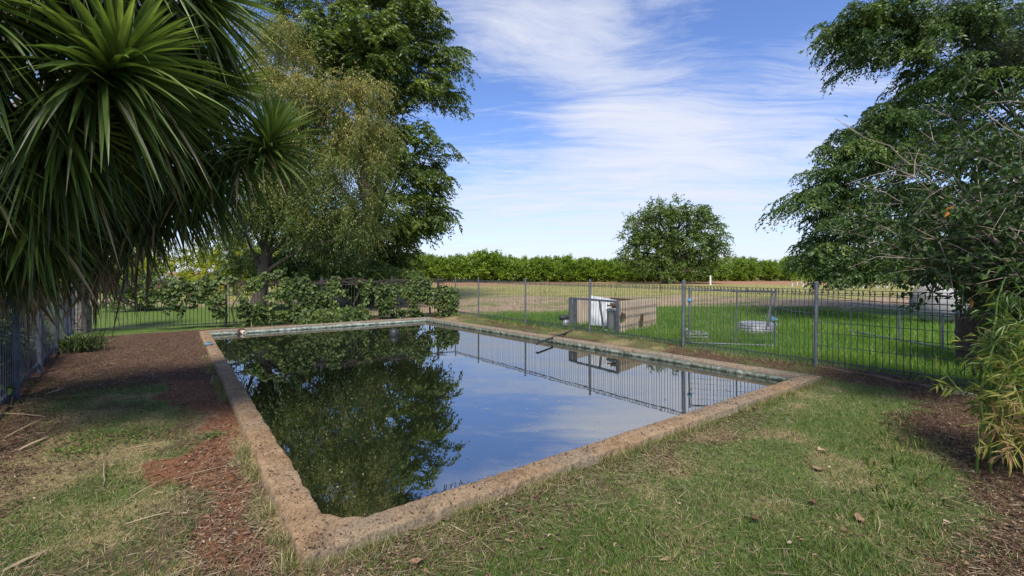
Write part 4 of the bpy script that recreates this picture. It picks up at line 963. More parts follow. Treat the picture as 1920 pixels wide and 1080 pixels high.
# ------------------------------------------------------------------ vine on the back fence
vn = thing('fence_vine', bpt(3.2), 'broad-leaved climbing vine sprawling over the bar fence and the pool edge', 'vine')
n = 30000
d = rng.uniform(-.1, blen*.98, n); zz = rng.uniform(-.05, 1.62, n)
nz = fbm(d*1.1, zz*1.6, 131, 4); nz2 = fbm(d*3.5, zz*3.5, 137, 3)
topl = 1.30+.55*(fbm(d*1.6, d*0, 139, 4)-.5)*2+.08*sst(.2, 1.2, d)*sst(6.5, 5.0, d)
dens = sst(.0, .14, topl-zz)
pw = CRN[None]+bdir[None]*d[:, None]; bear = pw[:, 0]/pw[:, 1]*FPX+CX      # bearing along the fence
low = np.interp(bear, [130, 200, 250, 320, 380, 404, 480, 505, 560, 600, 635, 660, 700, 716, 735, 785, 800], [.95, .9, .8, .75, .62, .35, .24,  -.1, -.1, .12, .5, .75, .75, .15, -.1, -.1, .3])
hang = (nz2-.5)*1.2
dens = dens*sst(-.12, .12, zz-low+hang)
dens = dens*np.interp(bear, [130, 250, 350, 450, 520, 780, 800], [.22, .3, .5, .8, .95, .95, .6])*sst(.36, .50, fbm(d*2.7+9, zz*2.7, 151, 3)+.02)*sst(.38, .48, nz+.06+.10*np.interp(bear, [480, 500, 620, 650, 700, 720], [0, 1, 1, 0, 0, .6]))
k = rng.random(n) < dens
d, zz = d[k], zz[k]; n = len(d)
bn = np.array([-bdir[1], bdir[0], 0]); bn = bn if bn[1] < 0 else -bn
bul = .06+.20*np.exp(-((zz-.7)/.6)**2)*sst(0, .3, d)
P = np.stack([bpt(a, b) for a, b in zip(d, zz)])+bn*(rng.uniform(-.12, 1, n)*bul)[:, None]
# spill onto the pool edge
ns_ = 900; ds_ = rng.uniform(3.0, 5.0, ns_); fz = rng.random(ns_)
Ps = np.stack([bpt(a, 0) for a in ds_])+bn*(.15+rng.random(ns_)*(.55+.4*np.exp(-((ds_-4.2)/.7)**2)))[:, None]; Ps[:, 2] = .05+rng.random(ns_)*.5*(1-fz)
n0 = 420; d0 = np.abs(rng.normal(size=n0))*.28+.1; P0_ = np.stack([bpt(a, 0) for a in d0])+bn*(rng.random(n0)*.55)[:, None]; P0_[:, 2] = .03+rng.random(n0)**1.5*.7
P = np.concatenate([P, Ps, P0_]); n = len(P)
Nn = bn+rdir(n)*.65+np.array([0, 0, .45]); D = nrm(rdir(n)*.8+np.array([0, 0, -.7])+bn*.2)
V, F, T = leaves(P, D, Nn, rng.uniform(.05, .112, n), rng.uniform(.05, .112, n), 'round', .12, tone=np.clip(.42+.22*rng.normal(size=n)+(fbm(P[:, 0]*1.5, P[:, 2]*2, 141, 2)-.5)*.5, 0, 1))
mesh_np('foliage', V, F, M['vine'], vn, T)
mb = MB()
for i_ in range(34):
    a = rng.uniform(.1, blen-.3); ln = rng.uniform(.8, 2.6)
    pts = [bpt(min(a+ln*f_, blen-.05), 1.18+.08*math.sin(f_*5+i_)+rng.normal()*.05)+bn*rng.uniform(-.03, .1) for f_ in np.linspace(0, 1, 6)]
    mb.tube(pts, [.012, .011, .009, .008, .006, .004], 5, cap=False)
for a in (.4, 1.6, 3.3, 4.1, 4.9, 6.5):
    mb.tube([bpt(a, 0)+bn*.05, bpt(a+.1, .5)+bn*.1, bpt(a-.1, .9)+bn*.06, bpt(a+.2, 1.25)], [.02, .018, .014, .01], 6)
mb.build('stem', M['bark'], vn)

# ------------------------------------------------------------------ right-hand shrubs
sh = thing('woody_shrub', (6.6, 5.2, 0), 'dark glossy-leaved shrub with long bare pale twigs in front of the weeping tree', 'shrub')
SB = np.array([6.3, 5.2, 0.])
tips = [(1590, 230, 5.0), (1640, 300, 4.7), (1600, 400, 4.9), (1560, 430, 5.0), (1660, 470, 4.6), (1700, 420, 4.4), (1680, 360, 4.9), (1745, 330, 4.3), (1790, 250, 4.6), (1760, 200, 5.0), (1830, 190, 4.6), (1880, 230, 4.2), (1900, 330, 4.0), (1850, 300, 4.4), (1820, 380, 4.1), (1760, 480, 4.4), (1830, 460, 4.2), (1890, 430, 4.0), (1900, 510, 4.1), (1800, 530, 4.6), (1730, 520, 4.9), (1690, 500, 5.0), (1870, 150, 4.8), (1720, 240, 5.1), (1700, 280, 4.7),
        (1880, 560, 4.4), (1840, 545, 4.7), (1920, 380, 4.6), (1780, 420, 4.9), (1860, 380, 4.9), (1620, 350, 5.1), (1730, 400, 5.1), (1650, 420, 5.2), (1930, 250, 4.8), (1940, 480, 4.6), (1900, 600, 4.7)]
mb = MB(); LP, LDr = [], []
for i_, (px, py, Y) in enumerate(tips):
    tip = at(px, py, Y); st0 = SB+np.array([rng.normal()*.1, rng.normal()*.1, .2+rng.random()*.8])
    mid = st0*.45+tip*.55+np.array([.35, .05, .15+.35*rng.random()])
    path = bez(st0, mid, tip, 14)+rng.normal(size=(14, 3))*.018
    mb.tube(path, np.linspace(.022, .0028, 14), 5, cap=False)
    for k in range(13):
        f0 = rng.uniform(.35, 1); p = path[int(f0*13)]
        dd = nrm(nrm(tip-mid)*.6+rdir(1)[0]*.9); ln = rng.uniform(.18, .55)
        tw_ = np.stack([p, p+dd*ln*.5+rng.normal(size=3)*.02, p+dd*ln+np.array([0, 0, -.08*ln])+rng.normal(size=3)*.03])
        mb.tube(tw_, [.005, .0035, .0018], 4, cap=False)
        nl = 12 if not (i_ in (0, 1) and f0 > .6) else 2
        if px > 1700 or py > 380: nl = 17
        for l_ in range(nl):
            q_ = rng.random(); LP.append(p+dd*ln*q_+rng.normal(size=3)*.035); LDr.append(dd+rdir(1)[0]*1.1+np.array([0, 0, -.35]))
mb.build('branch', M['palebark'], sh)
LP = np.array(LP); LDr = nrm(np.array(LDr)); n = len(LP)
V, F, T = leaves(LP, LDr, rdir(n)*.7+np.array([0, -.2, 1]), rng.uniform(.05, .105, n), rng.uniform(.025, .048, n), 'lance', .28, tone=np.clip(.45+.2*rng.normal(size=n), 0, 1))
mesh_np('foliage', V, F, M['shrub'], sh, T)
# dark understorey bush filling behind, beyond the fence
ub = pblobs([(1890, 490, 60, 26), (1930, 535, 60, 34), (1850, 500, 40, 16), (1880, 545, 40, 16), (1920, 440, 60, 50)], 6.6, .5)
(V, F, T), C = sprays(ub, 150, 9, 11, .32, .085, .042, droop=.4, surf=.45, kind='lance')
us = thing('dense_bush', (7.6, 6.6, 0), 'dense dark bush hanging over the drum at the right end of the fence', 'shrub')
limbs((7.6, 6.6, 0), (7.4, 6.6, 1.7), C[:24], .06).build('stem', M['bark'], us); mesh_np('foliage', V, F, M['shrub'], us, np.clip(T-.12, 0, 1))
# bamboo-like shrub right foreground
bm_ = thing('bamboo_clump', (3.75, 3.2, 0), 'yellowing bamboo-like clump with dry tan leaves at the right edge of the lawn', 'bamboo')
mb = MB(); LP, LDr, LT = [], [], []
cane_tips = [(1800, 735, 3.4, .55), (1775, 800, 3.3, .8), (1840, 640, 3.5, .35), (1860, 560, 3.6, .2), (1815, 600, 3.8, .3), (1880, 520, 3.7, .25), (1830, 800, 3.2, .85), (1870, 700, 3.2, .6), (1890, 620, 3.3, .45), (1850, 840, 3.1, .95), (1905, 760, 3.1, .7), (1845, 720, 3.4, .6), (1910, 540, 3.4, .3), (1915, 660, 3.2, .5), (1890, 860, 3.0, .9), (1780, 690, 3.7, .4), (1830, 560, 4.0, .15), (1895, 480, 3.9, .2), (1930, 600, 3.3, .4), (1925, 820, 3.0, .8),
    (1870, 780, 3.0, .85), (1860, 650, 3.4, .5), (1900, 700, 3.3, .65), (1840, 680, 3.3, .55), (1880, 820, 3.2, .8), (1935, 720, 3.2, .6), (1865, 610, 3.5, .4), (1900, 580, 3.6, .4), (1810, 660, 3.6, .4), (1855, 760, 3.3, .75), (1740, 745, 3.5, .6)]
for px, py, Y, tn_ in cane_tips:
    px = px+28 if px < 1850 else px+10
    tip = at(px, py, Y); st0 = np.array([4.02+rng.normal()*.2, 3.35+rng.normal()*.25, 0.]); st0[2] = 0
    top = st0+np.array([0, 0, max(.4, tip[2]*.9+.2)])
    path = bez(st0, top, tip, 12)+rng.normal(size=(12, 3))*.008; mb.tube(path, np.linspace(.009, .0022, 12), 5, cap=False, tone=tn_*.5+.2)
    for k in range(17):
        f0 = rng.uniform(.25, 1); p = path[int(f0*11)]; dd = nrm(nrm(tip-top)*.5+rdir(1)[0]*.9); ln = rng.uniform(.1, .32)
        mb.tube([p, p+dd*ln], [.0025, .0012], 3, cap=False, tone=tn_)
        for l_ in range(4):
            q_ = rng.random(); LP.append(p+dd*ln*q_); LDr.append(dd*.7+rdir(1)[0]*.8+np.array([0, 0, -.35])); LT.append(tn_)
mb.build('cane', M['bamboo'], bm_)
LP = np.array(LP); n = len(LP)
V, F, T = leaves(LP, nrm(np.array(LDr)), rdir(n)*.7+np.array([0, -.2, 1]), rng.uniform(.05, .13, n), rng.uniform(.008, .018, n), 'lance', .2, tone=np.clip(np.array(LT)+.18*rng.normal(size=n), 0, 1))
mesh_np('foliage', V, F, M['bamboo'], bm_, T)

# ------------------------------------------------------------------ far paddock furniture
def up_post(name, px, pyb, h, r, mat, label, cat, group=None, Y=None):
    p = gnd(px, pyb) if Y is None else at(px, 509, Y); p[2] = 0
    o = MB().tube([p, p+[0, 0, h]], r, 6).lathe(p+[0, 0, h], [(r*1.1, -.05), (r*1.1, .01), (.001, .02)], 6).build(name, mat, loc=p)
    return tag(o, label, cat, group)
up_post('marker_post', 1332, 535, 1.05, .09, M['whitepost'], 'white marker post at the paddock edge right of the lone tree', 'post')
for px, pb, l_ in ((1544, 549, 'thin steel picket in the dry grass left of the tall near post'), (1631, 549, 'thin steel picket seen above the bent pipe gate'), (1739, 549, 'thin steel picket just left of the pale tank'), (1238, 547, 'thin steel picket in the paddock below the lone tree')):
    up_post('steel_picket', pb and px, pb, 1.35, .025, M['rust'], l_, 'picket', 'steel pickets across the paddock')
pl = thing('power_pole', at(1487, 509, 170)*[1, 1, 0], 'far tiny power pole with a crossarm above the orchard', 'power pole')
pb = np.array(pl.location); MB().tube([pb, pb+[0, 0, 5.4]], .12, 6).build('pole', M['bark'], pl); MB().box(pb+[0, 0, 4.9], (1.6, .12, .14)).build('crossarm', M['bark'], pl)
fb = pblobs([(1412, 496, 11, 5)], 150, 2); (V, F, T), C = sprays(fb, 60, 8, 8, .8, .5, .3, surf=.4)
ft2 = thing('distant_tree', at(1412, 509, 150)*[1, 1, 0], 'tiny distant tree top showing above the orchard right of the lone tree', 'tree')
limbs(np.array(ft2.location), np.array(ft2.location)+[0, 0, 3], C[:6], .2).build('trunk', M['bark'], ft2); mesh_np('crown', V, F, M['lone'], ft2, T)
# saplings in white guards
sg = thing('guarded_sapling', (0, 0, 0), 'x', 'sapling', 'saplings in white guards')
MB().lathe((0, 0, 0), [(.05, 0), (.06, .02), (.055, .32), (.05, .35), (.001, .35)], 8).build('tree_guard', M['whitepost'], sg)
n = 40; V, F, T = leaves(np.array([0, 0, .55])+rng.normal(size=(n, 3))*np.array([.1, .1, .14]), rdir(n), rdir(n), .14, .07)
mesh_np('foliage', V, F, M['citrus'], sg, T)
first = True
for r_, Yv in enumerate((40, 45, 50, 55.5)):
    for i_ in range(16 if r_ else 11):
        px = 1480+i_*(24-2.2*r_)+r_*7+(150 if r_ == 0 else 0)*.6+rng.normal()*2
        if px > 1860: continue
        o = sg if first else copy_tree(sg); first = False
        o.location = ((px-CX)/FPX*Yv, Yv+rng.normal()*.2, -.02); o.scale = (1, 1, rng.uniform(.8, 1.25))
        o['label'] = ['young sapling in a white guard in the nearest row on the red dirt', 'young sapling in a white guard in the second row on the red dirt', 'young sapling in a white guard in the third row on the red dirt', 'young sapling in a white guard in the row against the orchard'][r_]
# ------------------------------------------------------------------ ground cover
def blades(x, y, h, wd, lean, mat, name, label, cat, tone, segs=1):
    n = len(x); z = gz(x, y)-.004
    P = np.stack([x, y, z], -1); an = rng.random(n)*6.283; ln = lean
    D = np.stack([np.cos(an)*np.sin(ln), np.sin(an)*np.sin(ln), np.cos(ln)], -1)
    a2 = an+rng.normal(size=n)*.7+1.57; S = np.stack([np.cos(a2), np.sin(a2), np.zeros(n)], -1)
    w_ = wd[:, None]*.5; hh = h[:, None]
    mid = P+D*hh*.55; dr = np.stack([np.cos(an), np.sin(an), -.5*np.ones(n)], -1)*hh*.12
    tip = P+D*hh+dr
    V = np.stack([P-S*w_, P+S*w_, mid+S*w_*.8, mid-S*w_*.8, tip], 1)
    b = np.arange(n)[:, None]*5
    F4 = b+np.array([[0, 1, 2, 3]]); F3 = b+np.array([[3, 2, 4]])
    return tag(mesh_np(name, V.reshape(-1, 3), [F4, F3], mat, tone=np.repeat(np.clip(tone, 0, 1), 5)), label, cat, kind='stuff')
def sample(n, y0, y1, xm, pw=1.0):
    y = y0*(y1/y0)**rng.random(n)
    x = (rng.random(n)*2-1)*y*xm
    return x, y
x, y = sample(620000, 1.5, 10.5, 1.25)
z_ = zones(x, y); s, t = z_['s'], z_['t']
inpool = (s > -.03) & (s < LS+.03) & (t > -.03) & (t < WT+.03)
ok = (~inpool) & (s < 11.5) & (t < 7.4) & (t > -2.0)
dens = np.clip(z_['g'], 0.05, 1)*np.clip(.25+1.5*fbm(x*5, y*5, 303, 3), .15, 1)*(1-.85*z_['mul'])*(1-.93*np.clip(z_['red'], 0, 1))
ok &= rng.random(len(x)) < dens
x, y = x[ok], y[ok]; z2 = {k: v[ok] for k, v in z_.items()}; n = len(x)
dryness = np.clip(.25-z2['n1']*1.0+z2['n2']*.8, 0, 1)
isdry = rng.random(n) < dryness
tone = np.where(isdry, .70+.3*rng.random(n), .32+.22*rng.normal(size=n)+.3*(z2['n2']))
hgt = rng.gamma(4, .0075, n)+.008
blades(x, y, hgt*np.where(isdry, 1.15, 1), rng.uniform(.002, .0045, n), np.where(isdry, rng.uniform(.9, 1.5, n), np.abs(rng.normal(size=n))*.5+.25), M['grass'], 'lawn_grass', 'short patchy lawn grass, green mixed with dry straw, around the pool', 'grass', tone)
n = 26000; w0 = rng.random(n); a_ = rng.random(n)
tt_ = np.where(w0 < .45, FT+rng.normal(size=n)*.10, np.where(w0 < .75, rng.random(n)*WT, -np.abs(rng.normal(size=n))*.05-.012))
ss_ = np.where(w0 < .45, a_*16-5, np.where(w0 < .75, -np.abs(rng.normal(size=n))*.05-.012, a_**1.5*9))
q_ = pm(ss_, tt_); x, y = q_[:, 0], q_[:, 1]
ok = (fbm(x*2.2, y*2.2, 401, 3) > .47+.09*(w0 >= .75)) & (y > 1.4)
x, y = x[ok], y[ok]; n = len(x)
blades(x, y, rng.gamma(3, .014, n)+.012+.03*(w0[ok] < .45), rng.uniform(.002, .0045, n), np.abs(rng.normal(size=n))*.55+.15, M['grass'], 'edge_grass', 'unmown grass tufts along the coping and the foot of the mesh fence', 'grass', np.where(rng.random(n) < .4, .72+.28*rng.random(n), .35+.2*rng.normal(size=n)))
# lush paddock grass
n = 240000; x = rng.uniform(-1.5, 12, n); y = rng.uniform(5.0, 19, n)
z_ = zones(x, y); ok = (rng.random(n) < z_['lush']*np.clip(.95+z_['n1']*2.2+z_['n2']*1.2, .08, 1)) & (z_['t'] > 7.6) & (x/y < 1.15)
x, y = x[ok], y[ok]; n = len(x); n1 = z_['n1'][ok]
blades(x, y, rng.gamma(4, .024, n)+.02+.16*np.clip(n1, -.08, 1), rng.uniform(.004, .009, n), np.abs(rng.normal(size=n))*.35+.08, M['lush'], 'paddock_grass', 'lush bright green long grass in the paddock beyond the mesh fence', 'grass', .45+.2*rng.normal(size=n)+n1*.7+.4*(rng.random(n) < .06))
# tufty dry field grass
x, y = sample(120000, 12, 50, 1.1); z_ = zones(x, y)
ok = (z_['lush'] < .3) & ((z_['t'] > 7.6) | (z_['s'] > 11.9)) & (rng.random(len(x)) < np.clip(.3+z_['n1']*2, 0, 1)*(1-.8*np.clip(z_['pale'], 0, 1))*(1-.8*z_['redf']))
x, y = x[ok], y[ok]; n = len(x)
blades(x, y, rng.gamma(4, .022, n)+.02, rng.uniform(.01, .03, n), np.abs(rng.normal(size=n))*.5+.1, M['grass'], 'field_grass', 'short dry yellow-green grass across the far paddock', 'grass', .55+.2*rng.normal(size=n))
# leaf litter and straw
x, y = sample(300000, 1.5, 15, 1.25); z_ = zones(x, y); s, t = z_['s'], z_['t']
inpool = (s > -.02) & (s < LS+.02) & (t > -.02) & (t < WT+.02)
ok = (~inpool) & (s < 11.7) & (t < 7.9) & (t > -2.1) & (rng.random(len(x)) < np.clip(z_['mul']*.7+z_['red']*.12+.04+.2*(t < -.1)*(t > -.5), 0, 1))
x, y = x[ok], y[ok]; n = len(x); an = rng.random(n)*6.283
D = np.stack([np.cos(an), np.sin(an), rng.normal(size=n)*.22], -1); Nn = np.stack([rng.normal(size=n)*.35, rng.normal(size=n)*.35, np.ones(n)], -1)
P = np.stack([x, y, gz(x, y)+.004+rng.random(n)*.012], -1)
V, F, T = leaves(P, D, Nn, rng.gamma(1.8, .008, n)+.009, rng.gamma(2, .0028, n)+.0025, 'lance', .25, tone=np.where(rng.random(n) < .09, .8+.2*rng.random(n), rng.beta(1.4, 2.6, n)))
tag(mesh_np('leaf_litter', V, F, M['litter'], tone=T), 'brown dry leaf litter and bark over the mulch and pool surrounds', 'leaf litter', kind='stuff')
x, y = sample(60000, 1.5, 9, 1.25); z_ = zones(x, y); s, t = z_['s'], z_['t']
inpool = (s > -.02) & (s < LS+.02) & (t > -.02) & (t < WT+.02)
ok = (~inpool) & (s < 11) & (t < 7.4) & (t > -2.0) & (rng.random(len(x)) < np.clip(.22+.45*(t < .1)*(t > -.45)+z_['mul']*.3+.35*(s < .05)*(s > -.55)+.3*(t < -1.1), 0, 1))
x, y = x[ok], y[ok]; n = len(x); an = rng.random(n)*6.283
D = np.stack([np.cos(an), np.sin(an), rng.normal(size=n)*.08], -1); P = np.stack([x, y, gz(x, y)+.012+rng.random(n)*.012], -1)
V, F, T = leaves(P, D, np.stack([rng.normal(size=n)*.3, rng.normal(size=n)*.3, np.ones(n)], -1), rng.gamma(2.5, .028, n)+.03, rng.uniform(.0015, .004, n), 'rhomb', tone=np.clip(.55+.25*rng.normal(size=n), 0, 1))
tag(mesh_np('straw', V, F, M['deadleaf'], tone=T), 'thin dry straw stems strewn over lawn and red earth', 'straw', kind='stuff')

# individual fallen leaves on the lawn
def fallen(px, py, L, W, curl, tone, label):
    p = gnd(px, py); p[2] = gz(np.array([p[0]]), np.array([p[1]]))[0]+.016
    L *= .85; W *= .85
    a = rng.random()*6.28; D = np.array([math.cos(a), math.sin(a), .08]); S = np.array([-math.sin(a), math.cos(a), 0])
    n = 9; f = np.linspace(0, 1, n); g = np.linspace(-1, 1, 5); Fu, Gv = np.meshgrid(f, g, indexing='ij')
    wdt = W*.5*np.sin(np.clip(Fu*.93+.07, 0, 1)*math.pi)**.8
    V = p+D*((Fu-.5)*L)[..., None]+S*(Gv*wdt)[..., None]; V[..., 2] += curl*W*(Gv**2)*.3+curl*L*.10*(Fu-.5)**2*4+(fbm(Fu*6+px, Gv*3, 7, 3)-.5)*W*.5
    idx = np.arange(n*5).reshape(n, 5); q_ = np.stack([idx[:-1, :-1], idx[1:, :-1], idx[1:, 1:], idx[:-1, 1:]], -1).reshape(-1, 4)
    o = mesh_np('fallen_leaf', V.reshape(-1, 3), q_, M['litter'], tone=np.full(n*5, tone), loc=p, smooth=True); tag(o, label, 'leaf', 'large fallen leaves on the lawn')
for a in [(1540, 848, .085, .06, .7, .9, 'tan curled leaf on the lawn, highest of the large fallen leaves on the right'), (1532, 881, .09, .05, .9, .72, 'brown crumpled leaf just below the tan curled one on the right lawn'), (1555, 877, .06, .02, .3, 1.0, 'pale narrow leaf beside the brown crumpled leaf on the right lawn'), (1525, 948, .07, .05, 1.0, .45, 'dark brown crumpled leaf midway down the right lawn'),
          (1612, 982, .10, .055, .8, .78, 'largest reddish tan curled leaf on the lower right lawn'), (1582, 1000, .06, .035, .5, .6, 'grey-brown cupped leaf next to the largest reddish tan leaf'), (1416, 981, .065, .045, .9, .4, 'dark curled leaf on the lawn left of the cupped grey one'), (1250, 1050, .085, .028, .4, .85, 'long pinkish straw leaf near the bottom centre of the lawn'), (1275, 948, .045, .022, .3, .95, 'small pale leaf in the middle of the lawn'),
          (1135, 1069, .05, .025, .4, .8, 'small tan leaf at the bottom edge of the lawn left of the long pinkish one'), (1775, 985, .05, .035, .2, 1.0, 'pale cream leaf on the shaded mulch at lower right'), (1480, 1022, .05, .025, .5, .95, 'pale folded leaf at the lower middle of the right lawn'), (1507, 1018, .05, .022, .3, .8, 'tan pointed leaf right of the pale folded leaf'), (1415, 767, .09, .05, .9, .6, 'brown leaf clump lying against the near coping towards its right end'), (780, 1058, .08, .06, .9, .7, 'orange-brown crumpled leaf by the coping at bottom centre'),
          (955, 1008, .06, .03, .4, .8, 'tan leaf in the straw beside the near coping'), (1720, 910, .07, .04, .5, .75, 'tan leaf on dark mulch under the bamboo clump')]:
    fallen(*a)
# fallen yucca leaves on the left
def strip(p0, p1, w_, tone, label, arch=.01):
    a, b = gnd(*p0), gnd(*p1); n = 9; f = np.linspace(0, 1, n)[:, None]; C = a+(b-a)*f
    zg = gz(C[:, 0], C[:, 1]); C[:, 2] = np.maximum(zg+.010, np.linspace(zg[0], zg[-1], n)+.020)+arch*.6*np.sin(f[:, 0]*math.pi)
    w_ *= .5; C[:, :2] += rng.normal(size=(n, 2))*.002
    S = nrm(np.cross(b-a, z3)); hw = w_*.5*np.sin(np.clip(f*.85+.12, 0, 1)*math.pi)**.6
    V = np.stack([C+S*hw+z3*.006, C, C-S*hw+z3*.008], 1); i_ = np.arange(n-1)
    F = np.concatenate([np.stack([i_*3+k, i_*3+k+1, i_*3+k+4, i_*3+k+3], -1) for k in (0, 1)])
    o = mesh_np('fallen_yucca_leaf', V.reshape(-1, 3), F, M['deadleaf'], tone=np.full(n*3, tone), loc=C[4], smooth=True); tag(o, label, 'dry leaf', 'dry fallen yucca leaves on the left')
for a in [((44, 712), (75, 708), .045, 1.0, 'whitish dry leaf lying at the foot of the left fence'), ((85, 745), (122, 732), .05, .7, 'broad tan dry leaf on mulch just right of the left fence'), ((2, 781), (86, 790), .025, .8, 'straw leaf pointing right across the mulch at the left edge'), ((10, 825), (84, 792), .03, .75, 'tan leaf meeting the straw leaf tip at the left edge'), ((36, 847), (92, 822), .055, .85, 'wide pale dry leaf below the straw leaves at the left edge'),
          ((88, 752), (190, 745), .018, .5, 'thin brown leaf crossing the mulch left of the grass patch'), ((125, 718), (146, 711), .03, .9, 'short pale leaf upright in the mulch near the fence'), ((235, 940), (310, 898), .02, .75, 'long thin leaf across the middle of the left grass'), ((235, 988), (320, 969), .016, .85, 'pale thin stalk on the lower left grass'), ((193, 910), (195, 862), .015, .95, 'short pale stalk standing out on the left grass'),
          ((222, 848), (290, 835), .014, .85, 'pale straw stem beside the green weed patch'), ((325, 900), (420, 878), .018, .6, 'long brown stem reaching onto the red earth'), ((5, 1075), (90, 1030), .05, .7, 'broad dry leaf in the bottom left corner'), ((395, 722), (401, 704), .03, .75, 'orange-tan leaf on the red earth beside the left coping'), ((150, 815), (190, 800), .02, .4, 'dark brown leaf sliver above the green weed patch'), ((20, 770), (30, 725), .03, .7, 'upright straw leaf propped at the fence post foot')]:
    strip(*a)
# green weed patch
def weeds(cpx, cpy, n, rx, ry, label):
    c_ = gnd(cpx, cpy); P = c_+rng.normal(size=(n, 3))*np.array([rx, ry, 0]); P[:, 2] = gz(P[:, 0], P[:, 1])+.01+rng.random(n)*.03
    V, F, T = leaves(P, nrm(rdir(n)*np.array([1, 1, .3])+[0, 0, .3]), rdir(n)*.6+z3, rng.uniform(.010, .026, n), rng.uniform(.008, .018, n), 'round', .1, tone=rng.random(n)*.6)
    tag(mesh_np('clover_patch', V, F, M['grass'], tone=T, loc=c_), label, 'weeds', kind='stuff')
weeds(215, 822, 900, .28, .16, 'patch of dark green clover-like weeds in the left grass')
weeds(145, 850, 260, .12, .08, 'small patch of green weeds nearer the left edge')
weeds(395, 818, 130, .05, .05, 'tiny green weed tuft on the red earth')
# weed sprigs right
x = rng.uniform(0, 1, 60); P = np.array([gnd(1690+rng.normal()*35, 850+rng.normal()*55) for _ in range(70)])
V, F, T = strap_leaves(np.repeat(P, 4, 0)+rng.normal(size=(280, 3))*np.array([.02, .02, 0]), nrm(rdir(280)*np.array([1, 1, .2])*.5+z3), rng.uniform(.05, .16, 280), .012, .4, 3, tone=rng.random(280))
tag(mesh_np('weed_sprigs', V, F, M['grass'], tone=T*.65), 'thin green weed sprigs on the mulch before the bamboo clump', 'weeds', kind='stuff')

# ------------------------------------------------------------------ sky, sun, camera
SUN_AZ = math.radians(183); SUN_EL = math.radians(54)      # compass from +Y, clockwise: behind the camera
wd_ = bpy.data.worlds.new('World'); scene.world = wd_; wd_.use_nodes = True
nt = wd_.node_tree; nt.nodes.clear(); L = nt.links.new
out = nt.nodes.new('ShaderNodeOutputWorld'); bg = nt.nodes.new('ShaderNodeBackground'); L(bg.outputs[0], out.inputs['Surface'])
sky = nt.nodes.new('ShaderNodeTexSky'); sky.sky_type = 'NISHITA'; sky.sun_disc = False; sky.sun_elevation = SUN_EL; sky.sun_rotation = SUN_AZ
sky.air_density = 1.0; sky.dust_density = .6; sky.ozone_density = 2.5
tcw = nt.nodes.new('ShaderNodeTexCoord'); dirv = tcw.outputs['Generated']
sep = N_(nt, 'SeparateXYZ'); L(dirv, sep.inputs[0])
def mth(op, a, b=None, c=None, clamp=False):
    m = N_(nt, 'Math', operation=op); m.use_clamp = clamp
    for k, v in enumerate((a, b, c)):
        if v is None: continue
        if isinstance(v, (int, float)): m.inputs[k].default_value = v
        else: L(v, m.inputs[k])
    return m.outputs[0]
zc = mth('ADD', mth('MAXIMUM', sep.outputs['Z'], 0.0), .10)
cx, cy = mth('DIVIDE', sep.outputs['X'], zc), mth('DIVIDE', sep.outputs['Y'], zc)
cv0 = N_(nt, 'CombineXYZ'); L(cx, cv0.inputs[0]); L(cy, cv0.inputs[1])
# slow warp so that the streaks bend
wn = N_(nt, 'TexNoise', i_Scale=.55, i_Detail=3); L(cv0.outputs[0], wn.inputs['Vector'])
wsb = N_(nt, 'VectorMath', operation='SUBTRACT'); L(wn.outputs['Color'], wsb.inputs[0]); wsb.inputs[1].default_value = (.5, .5, .5)
wsc = N_(nt, 'VectorMath', operation='SCALE'); L(wsb.outputs[0], wsc.inputs[0]); wsc.inputs['Scale'].default_value = 1.1
cv = N_(nt, 'VectorMath', operation='ADD'); L(cv0.outputs[0], cv.inputs[0]); L(wsc.outputs[0], cv.inputs[1])
def cnoise(rot, sc, scale, det, rough, dist, off=(0, 0, 0)):
    mp = N_(nt, 'Mapping'); mp.inputs['Rotation'].default_value = (0, 0, rot); mp.inputs['Scale'].default_value = (*sc, 1); mp.inputs['Location'].default_value = off
    L(cv.outputs[0], mp.inputs['Vector'])
    n = N_(nt, 'TexNoise', i_Scale=scale, i_Detail=det, i_Roughness=rough, i_Distortion=dist); L(mp.outputs[0], n.inputs['Vector']); return n.outputs['Fac']
streak = cnoise(math.radians(50), (.42, 1.9), 1.9, 14, .70, .25, (1.3, 4.2, 0))
fine = cnoise(math.radians(20), (.6, 2.4), 4.5, 12, .68, .6, (3.1, 1.2, 0))
body = cnoise(.5, (.8, .9), 1.1, 8, .60, .3, (2.2, .7, 0))
# large-scale cloud cover: where the banks lie around the sky
cover = None
def bank(px, py, k, amt):
    global cover
    d = nrm(np.array([(px-CX), FPX, CY-py], float))
    dp = N_(nt, 'VectorMath', operation='DOT_PRODUCT'); L(dirv, dp.inputs[0]); dp.inputs[1].default_value = tuple(d)
    e = mth('MULTIPLY', mth('POWER', 2.718, mth('MULTIPLY', mth('SUBTRACT', dp.outputs['Value'], 1.0), k)), amt)
    cover = e if cover is None else mth('ADD', cover, e)
for b_ in [(1400, 250, 40, .085), (1250, 190, 90, .09), (1130, 135, 160, .13), (1020, 90, 220, .13), (920, 55, 260, .12), (1480, 180, 60, .07), (1180, 350, 60, .12), (930, 380, 60, .12), (1300, 300, 60, .08), (1100, 0, 260, .11), (1300, 5, 260, .11), (960, 10, 260, .05), (980, 220, 90, -.11), (900, 330, 120, .06), (1120, 170, 200, .05), (1050, 430, 90, .08), (1430, 420, 90, .06), (1100, 255, 160, -.06), (880, 170, 90, -.10), (1200, 75, 200, -.17), (1320, 85, 200, -.15), (1460, 60, 110, -.18), (1080, 300, 260, .05)]: bank(*b_)
dens = mth('ADD', mth('ADD', mth('ADD', mth('MULTIPLY', streak, .74), mth('MULTIPLY', fine, .30)), mth('MULTIPLY', body, .22)), cover)
cl = ramp(nt, [(.57, 0.0), (.65, .18), (.765, .55), (.93, .9)], dens)
